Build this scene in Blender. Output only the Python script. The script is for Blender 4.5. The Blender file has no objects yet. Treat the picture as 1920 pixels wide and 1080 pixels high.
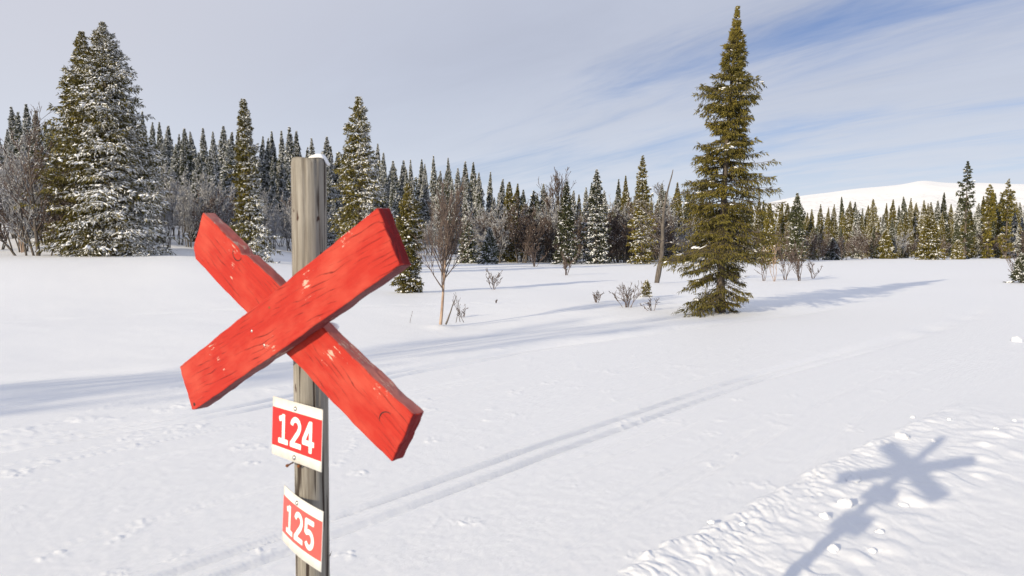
import bpy, math
import numpy as np
from mathutils import Vector, Matrix

# ------------------------------------------------------------------ camera, sky, sun, exposure
S = bpy.context.scene
C = S.collection
FPX, HOR, CAMH = 1280.0, 465.0, 1.8                    # focal length and horizon row of a 1920 x 1080 frame; eye height
PITCH = math.atan((540.0 - HOR) / FPX)
cam_data = bpy.data.cameras.new('camera')
cam = bpy.data.objects.new('camera', cam_data); C.objects.link(cam)
cam.location = (0, 0, CAMH); cam.rotation_euler = (math.pi / 2 - PITCH, 0, 0)
cam_data.sensor_width = 36.0; cam_data.lens = 36.0 * FPX / 1920.0
cam_data.clip_start = 0.05; cam_data.clip_end = 20000
cam_data.dof.use_dof = True; cam_data.dof.focus_distance = 16.0; cam_data.dof.aperture_fstop = 9.0
S.camera = cam
SUN_AZ, SUN_EL = math.radians(222.9), math.radians(16.6)
to_sun = Vector((math.sin(SUN_AZ) * math.cos(SUN_EL), math.cos(SUN_AZ) * math.cos(SUN_EL), math.sin(SUN_EL)))
sun_data = bpy.data.lights.new('sun', 'SUN')
sun_data.energy = 4.7; sun_data.angle = math.radians(0.6); sun_data.color = (1.0, 0.85, 0.60)
sun = bpy.data.objects.new('sun', sun_data); C.objects.link(sun)
sun.rotation_euler = (-to_sun).to_track_quat('-Z', 'Y').to_euler()
S.view_settings.view_transform = 'Standard'; S.view_settings.look = 'None'
S.view_settings.gamma = 1.0; S.view_settings.use_curve_mapping = False
S.view_settings.exposure = 0.12

world = bpy.data.worlds.new('World'); S.world = world; world.use_nodes = True
def build_world():
    nt = world.node_tree; N = nt.nodes; L = nt.links; N.clear()
    out = N.new('ShaderNodeOutputWorld'); bg = N.new('ShaderNodeBackground'); bg.inputs['Strength'].default_value = 0.1
    sky = N.new('ShaderNodeTexSky'); sky.sky_type = 'NISHITA'; sky.sun_disc = False
    sky.sun_elevation = SUN_EL; sky.sun_rotation = SUN_AZ; sky.altitude = 700; sky.air_density = 1.0; sky.dust_density = 0.6; sky.ozone_density = 1.0
    tc = N.new('ShaderNodeTexCoord'); sep = N.new('ShaderNodeSeparateXYZ'); L.new(tc.outputs['Generated'], sep.inputs[0])
    def m(op, a, b=None, clamp=False):
        n = N.new('ShaderNodeMath'); n.operation = op; n.use_clamp = clamp
        for i, v in enumerate((a, b)):
            if v is None: continue
            if isinstance(v, (int, float)): n.inputs[i].default_value = v
            else: L.new(v, n.inputs[i])
        return n.outputs[0]
    # a sheet of high cloud overhead: directions projected on to its plane
    zz = m('ADD', m('MAXIMUM', sep.outputs['Z'], 0.0), 0.12)
    px = m('DIVIDE', sep.outputs['X'], zz); py = m('DIVIDE', sep.outputs['Y'], zz)
    def dot(cx, cy):
        return m('ADD', m('MULTIPLY', px, cx), m('MULTIPLY', py, cy))
    across = dot(0.776, 0.63); along = dot(0.63, -0.776)      # the streaks of the sheet run along (0.63, -0.776)
    cmb = N.new('ShaderNodeCombineXYZ'); L.new(along, cmb.inputs[0]); L.new(across, cmb.inputs[1])
    def noise(scl, loc, scale, detail, rough=0.55, dist=0.0):
        mp = N.new('ShaderNodeMapping'); L.new(cmb.outputs[0], mp.inputs[0])
        mp.inputs['Scale'].default_value = scl; mp.inputs['Location'].default_value = loc
        n = N.new('ShaderNodeTexNoise'); L.new(mp.outputs[0], n.inputs['Vector'])
        n.inputs['Scale'].default_value = scale; n.inputs['Detail'].default_value = detail
        n.inputs['Roughness'].default_value = rough; n.inputs['Distortion'].default_value = dist
        return n.outputs['Fac']
    streak = noise((0.30, 1.3, 1), (0.4, 0.3, 0), 1.9, 8, 0.64, 0.45)
    fine = noise((0.45, 1, 1), (3.7, 9.2, 0), 2.3, 8, 0.62, 0.4)
    # the sheet thins out past one long edge, where the blue shows between its streaks
    wob = m('MULTIPLY', m('SUBTRACT', fine, 0.5), 0.55)
    band = m('DIVIDE', m('ADD', m('SUBTRACT', across, BAND_C), wob), BAND_W)
    gap = m('POWER', 2.718, m('MULTIPLY', m('MULTIPLY', band, band), -1.0))
    run = N.new('ShaderNodeMapRange'); run.interpolation_type = 'SMOOTHSTEP'; L.new(m('ADD', along, wob), run.inputs['Value'])
    run.inputs['From Min'].default_value = -1.85; run.inputs['From Max'].default_value = -0.95; run.inputs['To Min'].default_value = 0.12; run.inputs['To Max'].default_value = 1.0
    gap = m('MULTIPLY', gap, run.outputs['Result'])
    thin = m('MULTIPLY', m('SUBTRACT', across, 1.35), 0.9, True)
    cover = m('SUBTRACT', m('ADD', m('MULTIPLY', streak, 1.45), 0.30), m('MULTIPLY', thin, 0.40))
    cover = m('SUBTRACT', cover, m('MULTIPLY', gap, 0.38))
    # the sheet ends overhead: the sun stands in open sky behind the camera, among the same streaks
    opn = N.new('ShaderNodeMapRange'); opn.interpolation_type = 'SMOOTHSTEP'; L.new(m('ADD', across, wob), opn.inputs['Value'])
    opn.inputs['From Min'].default_value = -1.1; opn.inputs['From Max'].default_value = 0.0; opn.inputs['To Min'].default_value = 0.85; opn.inputs['To Max'].default_value = 0.0
    cover = m('SUBTRACT', cover, opn.outputs['Result'])
    ramp = N.new('ShaderNodeMapRange'); ramp.interpolation_type = 'SMOOTHSTEP'; L.new(cover, ramp.inputs['Value'])
    ramp.inputs['From Min'].default_value = 0.05; ramp.inputs['From Max'].default_value = 0.78
    ramp.inputs['To Min'].default_value = 0.10; ramp.inputs['To Max'].default_value = 0.96
    def mixn(f, a, b):
        n = N.new('ShaderNodeMix'); n.data_type = 'RGBA'
        for key, v in (('Factor', f), ('A', a), ('B', b)):
            if isinstance(v, tuple): n.inputs[key if key == 'Factor' else {'A': 6, 'B': 7}[key]].default_value = v
            else: L.new(v, n.inputs[0] if key == 'Factor' else n.inputs[{'A': 6, 'B': 7}[key]])
        return n.outputs[2]
    body = mixn(fine, (4.15, 4.50, 5.55, 1), (5.45, 5.85, 6.95, 1))                 # the sheet itself
    thick = N.new('ShaderNodeMapRange'); thick.interpolation_type = 'SMOOTHSTEP'; L.new(m('ADD', across, wob), thick.inputs['Value'])
    thick.inputs['From Min'].default_value = 0.1; thick.inputs['From Max'].default_value = 1.7; thick.inputs['To Min'].default_value = 0.85; thick.inputs['To Max'].default_value = 0.0
    body = mixn(thick.outputs['Result'], body, (6.15, 6.25, 6.95, 1))                 # thicker and whiter away from its edge
    low = N.new('ShaderNodeMapRange'); low.interpolation_type = 'SMOOTHSTEP'; L.new(sep.outputs['Z'], low.inputs['Value'])
    low.inputs['From Min'].default_value = 0.0; low.inputs['From Max'].default_value = 0.30; low.inputs['To Min'].default_value = 1.0; low.inputs['To Max'].default_value = 0.0
    body = mixn(low.outputs['Result'], body, (6.5, 7.0, 7.85, 1))                   # paler where the line of sight runs through more air
    tintn = N.new('ShaderNodeMix'); tintn.data_type = 'RGBA'; tintn.blend_type = 'MULTIPLY'; tintn.inputs[0].default_value = 1.0
    L.new(sky.outputs[0], tintn.inputs[6]); tintn.inputs[7].default_value = (0.64, 0.70, 0.96, 1)
    cov = m('MAXIMUM', ramp.outputs['Result'], m('MULTIPLY', low.outputs['Result'], 0.9))
    fin = mixn(cov, tintn.outputs[2], body)
    L.new(fin, bg.inputs['Color']); L.new(bg.outputs[0], out.inputs['Surface'])
BAND_C, BAND_W = 2.16, 0.27
build_world()

# ------------------------------------------------------------------ helpers
rng = np.random.default_rng(7)
def sst(a, b, x):
    t = np.clip((np.asarray(x, float) - a) / (b - a), 0, 1); return t * t * (3 - 2 * t)
_T = np.random.default_rng(3).random((256, 256))
def vnoise(x, y):
    xi = np.floor(x).astype(int); yi = np.floor(y).astype(int); fx = x - xi; fy = y - yi
    fx = fx * fx * fx * (fx * (fx * 6 - 15) + 10); fy = fy * fy * fy * (fy * (fy * 6 - 15) + 10)
    a = _T[xi & 255, yi & 255]; b = _T[(xi + 1) & 255, yi & 255]; c = _T[xi & 255, (yi + 1) & 255]; d = _T[(xi + 1) & 255, (yi + 1) & 255]
    return (a * (1 - fx) + b * fx) * (1 - fy) + (c * (1 - fx) + d * fx) * fy - 0.5
def fbm(x, y, o=4):
    s = 0; a = 1.0
    for k in range(o):
        s = s + a * vnoise(x * 2 ** k + 17.3 * k, y * 2 ** k - 9.1 * k); a *= 0.5
    return s
def mesh_from(name, V, F, mat, smooth=True, attr=None):
    V = np.ascontiguousarray(V, np.float32).reshape(-1, 3); F = np.ascontiguousarray(F, np.int32)
    k = F.shape[1]; me = bpy.data.meshes.new(name)
    me.vertices.add(len(V)); me.vertices.foreach_set('co', V.ravel())
    me.loops.add(F.size); me.loops.foreach_set('vertex_index', F.ravel())
    me.polygons.add(len(F)); me.polygons.foreach_set('loop_start', np.arange(0, F.size, k, dtype=np.int32))
    me.polygons.foreach_set('loop_total', np.full(len(F), k, np.int32))
    if smooth: me.polygons.foreach_set('use_smooth', np.ones(len(F), bool))
    me.update(calc_edges=True)
    if attr is not None:
        a = me.attributes.new('tint', 'FLOAT', 'POINT'); a.data.foreach_set('value', np.ascontiguousarray(attr, np.float32))
    me.materials.append(mat); return me
def link(name, data, parent=None, **props):
    o = bpy.data.objects.new(name, data); C.objects.link(o)
    if parent is not None: o.parent = parent
    for k, v in props.items(): o[k] = v
    return o
class Geo:                                               # gathers vertex / face arrays of equal face size
    def __init__(s): s.V = []; s.F = []; s.A = []; s.n = 0
    def add(s, V, F, A=None):
        if len(V) == 0: return
        s.V.append(V); s.F.append(F + s.n); s.n += len(V); s.A.append(np.zeros(len(V)) if A is None else A)
    def mesh(s, name, mat, smooth=True, attr=False):
        return mesh_from(name, np.concatenate(s.V), np.concatenate(s.F), mat, smooth, np.concatenate(s.A) if attr else None)
def unit(v): return v / (np.linalg.norm(v, axis=-1, keepdims=True) + 1e-9)
def frames(d):
    up = np.where(np.abs(d[:, 2:3]) > 0.95, np.array([[1., 0, 0]]), np.array([[0, 0, 1.]]))
    a = unit(np.cross(d, up)); b = np.cross(a, d); return a, b
def spindles(p, d, l, w, sides=3, mid=0.4, tint=None, rg=rng):
    n = len(p); d = unit(d); a, b = frames(d); ph = rg.random(n) * 6.28
    V = np.zeros((n, sides + 2, 3)); V[:, 0] = p; V[:, -1] = p + d * l[:, None]
    for k in range(sides):
        c = np.cos(ph + k * 2 * math.pi / sides)[:, None]; s = np.sin(ph + k * 2 * math.pi / sides)[:, None]
        V[:, 1 + k] = p + d * (l * mid)[:, None] + (a * c + b * s) * (w * 0.5)[:, None]
    T = []
    for k in range(sides):
        k2 = (k + 1) % sides; T += [(0, 1 + k2, 1 + k), (sides + 1, 1 + k, 1 + k2)]
    F = (np.array(T)[None] + (np.arange(n) * (sides + 2))[:, None, None]).reshape(-1, 3)
    return V.reshape(-1, 3), F, (None if tint is None else np.repeat(tint, sides + 2))
def blades(p, d, l, w, tint=None, rg=rng):               # flat diamond shoots, for trees far off
    n = len(p); d = unit(d); a, b = frames(d); ph = rg.random(n) * 6.28
    s = (a * np.cos(ph)[:, None] + b * np.sin(ph)[:, None]) * (w * 0.5)[:, None]; mpt = p + d * (l * 0.45)[:, None]
    V = np.stack([p, mpt + s, p + d * l[:, None], mpt - s], 1)
    F = (np.array([(0, 1, 2), (0, 2, 3)])[None] + (np.arange(n) * 4)[:, None, None]).reshape(-1, 3)
    return V.reshape(-1, 3), F, (None if tint is None else np.repeat(tint, 4))
def tubes(p0, p1, r0, r1, sides=3):
    n = len(p0); d = unit(p1 - p0); a, b = frames(d); V = np.zeros((n, 2 * sides, 3))
    for k in range(sides):
        o = a * math.cos(k * 2 * math.pi / sides) + b * math.sin(k * 2 * math.pi / sides)
        V[:, k] = p0 + o * r0[:, None]; V[:, sides + k] = p1 + o * r1[:, None]
    T = []
    for k in range(sides):
        k2 = (k + 1) % sides; T += [(k, k2, sides + k2), (k, sides + k2, sides + k)]
    F = (np.array(T)[None] + (np.arange(n) * 2 * sides)[:, None, None]).reshape(-1, 3)
    return V.reshape(-1, 3), F
_t = (1 + 5 ** 0.5) / 2
ICO = unit(np.array([(-1, _t, 0), (1, _t, 0), (-1, -_t, 0), (1, -_t, 0), (0, -1, _t), (0, 1, _t), (0, -1, -_t), (0, 1, -_t), (_t, 0, -1), (_t, 0, 1), (-_t, 0, -1), (-_t, 0, 1)], float))
ICOF = np.array([(0, 11, 5), (0, 5, 1), (0, 1, 7), (0, 7, 10), (0, 10, 11), (1, 5, 9), (5, 11, 4), (11, 10, 2), (10, 7, 6), (7, 1, 8), (3, 9, 4), (3, 4, 2), (3, 2, 6), (3, 6, 8), (3, 8, 9), (4, 9, 5), (2, 4, 11), (6, 2, 10), (8, 6, 7), (9, 8, 1)])
OCT = np.array([(1, 0, 0), (-1, 0, 0), (0, 1, 0), (0, -1, 0), (0, 0, 1), (0, 0, -1)], float)
OCTF = np.array([(0, 2, 4), (2, 1, 4), (1, 3, 4), (3, 0, 4), (2, 0, 5), (1, 2, 5), (3, 1, 5), (0, 3, 5)])
def lumps(c, d, lx, ly, lz, rg=rng, far=False):          # small rounded heaps of snow lying along d
    ICO, ICOF, K = (OCT, OCTF, 6) if far else (globals()['ICO'], globals()['ICOF'], 12)
    n = len(c); d = unit(d); a, b = frames(d); J = ICO[None] * (1 + 0.22 * (rg.random((n, K, 1)) - 0.5))
    V = c[:, None] + d[:, None] * J[..., 0:1] * lx[:, None, None] + a[:, None] * J[..., 1:2] * ly[:, None, None] + b[:, None] * J[..., 2:3] * lz[:, None, None]
    F = (ICOF[None] + (np.arange(n) * K)[:, None, None]).reshape(-1, 3)
    return V.reshape(-1, 3), F

# ------------------------------------------------------------------ the ground's heights
def base_h(x, y):
    x = np.asarray(x, float); y = np.asarray(y, float); yy = np.maximum(y, 1.0); u = np.where(y > 1, x / yy, 0.0)
    rise = 1.3 * sst(17, 46, y) * sst(-0.12, -0.5, u)
    d0 = 46 + 32 * sst(-0.55, -0.08, u)
    ah = sst(0.08, -0.14, u)
    t = np.maximum(y - d0, 0); t = t * t / (t + 6)
    hill = ah * 14 * (1 - np.exp(-0.13 * t / 14))
    return rise + hill + 0.10 * fbm(x * 0.045, y * 0.045, 2) * sst(6, 20, np.hypot(x, y))
def cam_ray(px, py):
    X = (px - 960) / FPX; Z = -(py - 540) / FPX
    return np.array([X, math.cos(PITCH) + Z * math.sin(PITCH), -math.sin(PITCH) + Z * math.cos(PITCH)])
def at(px, py, dist):                                    # the point seen at a pixel, dist metres ahead
    r = cam_ray(px, py); return np.array([0, 0, CAMH]) + r * (dist / r[1])
def on_ground(px, py):
    r = cam_ray(px, py); t = CAMH / -r[2] if r[2] < -1e-3 else 200.0
    for _ in range(30):
        p = np.array([0, 0, CAMH]) + r * t; t = t + (p[2] - float(base_h(p[0], p[1]))) / max(-r[2], 0.03) * 0.6
    p = np.array([0, 0, CAMH]) + r * t; return p
def line(pts): return np.array([on_ground(*p)[:2] for p in pts])
def polydist(P, Q):                                      # distance, signed side and run along polyline Q
    best = np.full(len(P), 1e9); side = np.zeros(len(P)); run = np.zeros(len(P)); acc = 0.0
    for i in range(len(Q) - 1):
        a, b = Q[i], Q[i + 1]; d = b - a; L = np.hypot(*d); d = d / L; r = P - a
        t = r @ d; tc = np.clip(t, 0 if i else -30, L if i < len(Q) - 2 else L + 30); off = r - tc[:, None] * d
        dist = np.hypot(off[:, 0], off[:, 1]); m = dist < best
        best[m] = dist[m]; side[m] = (r[:, 0] * d[1] - r[:, 1] * d[0])[m]; run[m] = acc + tc[m]; acc += L
    return np.where(side >= 0, best, -best), run          # positive on the right of the run
TRACK_A = line([(330, 1092), (653, 978), (935, 875), (1230, 772), (1410, 709), (1575, 664), (1650, 645), (1740, 618), (1815, 594), (1845, 573), (1852, 555), (1837, 536), (1790, 520)])
TRACK_B = line([(-260, 872), (0, 842), (200, 807), (360, 783), (500, 757), (737, 701), (879, 676), (1020, 650), (1233, 623), (1312, 608), (1500, 585), (1612, 559), (1717, 529)])
BANK = line([(-200, 710), (0, 690), (200, 678), (370, 669), (560, 654), (800, 626), (1000, 604), (1180, 591), (1330, 584), (1480, 573)])
RIDGE = line([(1020, 1150), (1160, 1072), (1400, 950), (1600, 850), (1750, 778), (1830, 742)])
SHADOW_LINE = line([(-300, 622), (0, 605), (150, 596), (300, 588), (460, 580), (520, 578)])
def smooth_line(Q, n=3):
    for _ in range(n):
        R = [Q[0]]
        for a, b in zip(Q[:-1], Q[1:]): R += [a * 0.75 + b * 0.25, a * 0.25 + b * 0.75]
        Q = np.array(R + [Q[-1]])
    return Q
TRACK_A = smooth_line(TRACK_A, 2); TRACK_B = smooth_line(TRACK_B, 2); BANK = smooth_line(BANK, 2)
def detail_h(x, y):
    P = np.stack([x, y], 1); h = np.zeros(len(x)); r = np.hypot(x, y)
    nA, sA = polydist(P, TRACK_A); nB, sB = polydist(P, TRACK_B); nK, sK = polydist(P, BANK); nR, sR = polydist(P, RIDGE)
    groomed = sst(-0.25, 0.25, nK) * sst(0.10, -0.10, nR)
    # the groomed bed stands a little proud of the meadow and falls off along its far edge
    h -= (0.20 * (1 - sst(-0.1, 2.5, nK)) * sst(-7, -0.5, nK) + 0.035 * np.exp(-((nK + 0.15) / 0.35) ** 2)) * sst(26, 15, r)
    drr = np.where((r > 6) & (r < 27), 0.0005, 0.00082) * r * r
    def groove(n, c, w, dep, s, k0=0.034, k1=0.065):
        e = n - c - 0.010 * vnoise(s * 1.3 + c * 9, s * 0 + 3.3); wide = np.maximum(w * 0.62, 1.15 * drr)
        sharp = -dep * sst(w, w * 0.45, np.abs(e)) + dep * 0.32 * np.exp(-((np.abs(e) - w * 1.45) / (w * 0.4)) ** 2)
        soft = -dep * (1.5 + 0.6 * sst(8, 12, r)) * np.sqrt(w * 0.8 / wide) * np.exp(-(e / wide) ** 2); k = sst(k0, k1, drr)
        return sharp * (1 - k) + soft * k
    grain = vnoise(x * 31 + 5, y * 29) + 0.7 * vnoise(x * 57, y * 53)
    for nn_, cc, ww in ((nA, 0.115, 0.05), (nB, 0.125, 0.06)): h += 0.0042 * grain * sst(ww, ww * 0.5, np.abs(np.abs(nn_) - cc)) * sst(16, 9, r)
    roughA = 0.6 + 0.8 * (vnoise(sA * 0.9, sA * 0 + 1.7) + 0.5)
    for c in (-0.115, 0.115): h += groove(nA, c, 0.050, 0.046, sA) * roughA
    for c in (-0.125, 0.125): h += groove(nB, c, 0.062, 0.066, sB, 0.018, 0.030)
    # faint lengthwise scrapes from skate skis and the groomer's comb
    h += groomed * (0.0035 * fbm(nA * 5.0 + 0.35 * fbm(x * 0.5, y * 0.5, 2), sA * 0.35, 3) + 0.0016 * np.sin(nA * 2 * math.pi / 0.16 + 2.5 * vnoise(sA * 0.4, nA * 0.5)) * sst(-0.3, 0.25, vnoise(x * 0.5 + 40, y * 0.5)))
    sc = vnoise(nA * 9 + 6 + 0.3 * vnoise(sA * 0.3, nA * 0.2), sA * 0.25 + 2); h += groomed * -0.014 * sst(0.29, 0.42, sc) * sst(13, 8, r)
    # kicked-up crumbs in patches
    xr, yr = 0.83 * x - 0.56 * y, 0.56 * x + 0.83 * y
    cr = sst(0.29, 0.43, vnoise(x * 4.1 + 11, y * 4.1 + 5)) * (np.clip(vnoise(xr * 27, yr * 27) - 0.05, 0, 1) + 0.5 * np.clip(vnoise(x * 51, y * 51), 0, 1))
    h += groomed * 0.021 * cr
    row = np.exp(-((nB + 0.62) / 0.24) ** 2); h += row * 0.034 * np.clip(fbm(xr * 2.3 + 3, yr * 2.9, 3) + 0.6 * vnoise(x * 19, y * 17) * sst(11, 7, r) - 0.02, 0, 1) * sst(30, 20, r) * sst(-0.25, 0.15, vnoise(sB * 0.9, nB))
    # side-cast snow along the near edge: a raised lip broken into ribs that run away from the trail
    lip = sst(-0.03, 0.05, nR + 0.05 * vnoise(sR * 9, sR * 0) + 0.07 * vnoise(sR * 3, sR * 0 + 5)); fade = sst(7.6, 5.6, sR)
    fall = np.exp(-np.clip(nR, 0, 9) / 0.60)
    warp = sR + 0.12 * fbm(nR * 3.0, sR * 2.0, 2) + 0.35 * nR
    rib = np.sqrt(np.abs(vnoise(warp * 19, nR * 8.5 + 4)) * 2); rib2 = vnoise(warp * 41, nR * 21 + 9)
    h += lip * fade * fall * (0.026 + 0.014 * (rib - 0.6) + 0.009 * rib2 + 0.022 * vnoise(sR * 2.4, nR * 2.4) + 0.016 * vnoise(sR * 6.4, nR * 6.4) + 0.013 * vnoise(xr * 15, yr * 15))
    h += lip * fade * fall * sst(0.0, 0.3, vnoise(xr * 3.3 + 8, yr * 3.3)) * (0.030 * np.clip(vnoise(xr * 23, yr * 23), 0, 1) + 0.014 * np.clip(vnoise(x * 47, y * 47), 0, 1))
    h += lip * fade * 0.055 * np.exp(-((nR - 0.75) / 0.25) ** 2) * np.clip(vnoise(x * 7 + 2, y * 7) + 0.1, 0, 1)
    h += sst(0, 0.4, nR) * (0.008 * fbm(x * 2.2, y * 2.2, 3) + 0.003 * fbm((x - y) * 6, (x + y) * 2.0, 3))
    # wind-packed meadow
    mead = sst(0.2, -0.8, nK)
    h += mead * (0.05 * fbm(x * 0.22, y * 0.22, 3) + 0.008 * fbm(x * 1.1, y * 1.8, 3))
    nO, sO = polydist(P, SHADOW_LINE); h += mead * (-0.035 * np.exp(-(nO / 0.10) ** 2) - 0.020 * np.exp(-((nO - 0.34) / 0.09) ** 2)) * sst(18.6, 15.5, sO)  # shallow groove pair shaped in place of a thin trunk's cast shadow
    h += 0.0022 * fbm(x * 13, y * 13, 3) * sst(14, 4, r) + 0.0014 * groomed * vnoise(x * 41, y * 41) * sst(7, 3, r)
    return h
def wells(x, y, P):                                      # the snow lies a little hollow or heaped round a stem
    h = np.zeros(len(x))
    for (px, py, rad, amp) in P: h += amp * np.exp(-((x - px) ** 2 + (y - py) ** 2) / rad ** 2)
    return h

# ------------------------------------------------------------------ materials
def nodes_of(name):
    m = bpy.data.materials.new(name); m.use_nodes = True; nt = m.node_tree; b = nt.nodes['Principled BSDF']
    b.inputs['Roughness'].default_value = 0.8
    if 'Specular IOR Level' in b.inputs: b.inputs['Specular IOR Level'].default_value = 0.2
    return m, nt, b
def tex_noise(nt, coord, scale, detail=4, rough=0.55, vec=None):
    n = nt.nodes.new('ShaderNodeTexNoise'); n.inputs['Scale'].default_value = scale; n.inputs['Detail'].default_value = detail; n.inputs['Roughness'].default_value = rough
    if vec is not None:
        mp = nt.nodes.new('ShaderNodeMapping'); mp.inputs['Scale'].default_value = vec; nt.links.new(coord, mp.inputs[0]); coord = mp.outputs[0]
    nt.links.new(coord, n.inputs['Vector']); return n.outputs['Fac']
def ramp(nt, fac, stops, interp='LINEAR'):
    r = nt.nodes.new('ShaderNodeValToRGB'); r.color_ramp.interpolation = interp; e = r.color_ramp.elements
    while len(e) < len(stops): e.new(0.5)
    for i, (p, c) in enumerate(stops): e[i].position = p; e[i].color = (*c, 1) if len(c) == 3 else c
    nt.links.new(fac, r.inputs[0]); return r.outputs[0]
def mixc(nt, fac, a, b, mode='MIX'):
    n = nt.nodes.new('ShaderNodeMix'); n.data_type = 'RGBA'; n.blend_type = mode
    for key, v in (('Factor', fac), ('A', a), ('B', b)):
        s = [i for i in n.inputs if i.name == key and (i.type == 'RGBA' if key != 'Factor' else i.type == 'VALUE')][0]
        if isinstance(v, (int, float)): s.default_value = v
        elif isinstance(v, tuple): s.default_value = (*v, 1)
        else: nt.links.new(v, s)
    return [o for o in n.outputs if o.type == 'RGBA'][0]
def bump(nt, b, hgt, strength, dist, prev=None):
    n = nt.nodes.new('ShaderNodeBump'); n.inputs['Strength'].default_value = strength; n.inputs['Distance'].default_value = dist
    nt.links.new(hgt, n.inputs['Height'])
    if prev is not None: nt.links.new(prev, n.inputs['Normal'])
    nt.links.new(n.outputs[0], b.inputs['Normal']); return n.outputs[0]
def obj_coord(nt): return nt.nodes.new('ShaderNodeTexCoord').outputs['Object']

def mat_snow_ground():
    m, nt, b = nodes_of('snow_ground'); co = obj_coord(nt)
    b.inputs['Base Color'].default_value = (0.85, 0.875, 0.92, 1); b.inputs['Roughness'].default_value = 0.55; b.inputs['Specular IOR Level'].default_value = 0.25
    n1 = bump(nt, b, tex_noise(nt, co, 130, 4, 0.8), 0.5, 0.0036)
    n2 = bump(nt, b, tex_noise(nt, co, 330, 3, 0.8), 0.8, 0.0034, n1)
    bump(nt, b, tex_noise(nt, co, 8, 4, 0.6), 0.2, 0.012, n2)
    return m
def mat_snow_soft(name='snow_soft', col=(0.84, 0.86, 0.90)):
    m, nt, b = nodes_of(name); co = obj_coord(nt)
    b.inputs['Base Color'].default_value = (*col, 1); b.inputs['Roughness'].default_value = 0.7
    bump(nt, b, tex_noise(nt, co, 30, 4, 0.6), 0.4, 0.01); return m
def mat_needles(name, lo, hi):
    m, nt, b = nodes_of(name); co = obj_coord(nt)
    a = nt.nodes.new('ShaderNodeAttribute'); a.attribute_name = 'tint'
    oi = nt.nodes.new('ShaderNodeObjectInfo')
    c = ramp(nt, a.outputs['Fac'], [(0.0, lo), (1.0, hi)])
    c = mixc(nt, ramp(nt, tex_noise(nt, co, 1.1, 3), [(0.35, (0, 0, 0)), (0.7, (1, 1, 1))]), c, mixc(nt, 1.0, c, (1.22, 1.10, 0.85), 'MULTIPLY'))
    v = nt.nodes.new('ShaderNodeHueSaturation'); nt.links.new(c, v.inputs['Color'])
    mr = nt.nodes.new('ShaderNodeMapRange'); nt.links.new(oi.outputs['Random'], mr.inputs['Value']); mr.inputs['To Min'].default_value = 0.75; mr.inputs['To Max'].default_value = 1.25
    nt.links.new(mr.outputs[0], v.inputs['Value']); nt.links.new(v.outputs[0], b.inputs['Base Color'])
    b.inputs['Roughness'].default_value = 0.6; b.inputs['Specular IOR Level'].default_value = 0.25
    return m
def mat_bark(name, lo, hi, scale=18, pale=None):
    m, nt, b = nodes_of(name); co = obj_coord(nt)
    f = tex_noise(nt, co, scale, 5, 0.6, (1, 1, 0.25)); c = ramp(nt, f, [(0.3, lo), (0.7, hi)])
    if pale: c = mixc(nt, ramp(nt, tex_noise(nt, co, 5, 3), [(0.5, (0, 0, 0)), (0.6, (1, 1, 1))]), c, pale)
    nt.links.new(c, b.inputs['Base Color']); b.inputs['Roughness'].default_value = 0.9
    bump(nt, b, f, 0.5, 0.01); return m
def mathn(nt, op, a, b=None):
    n = nt.nodes.new('ShaderNodeMath'); n.operation = op
    for i, v in enumerate((a, b)):
        if v is None: continue
        if isinstance(v, (int, float)): n.inputs[i].default_value = v
        else: nt.links.new(v, n.inputs[i])
    return n.outputs[0]
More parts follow.
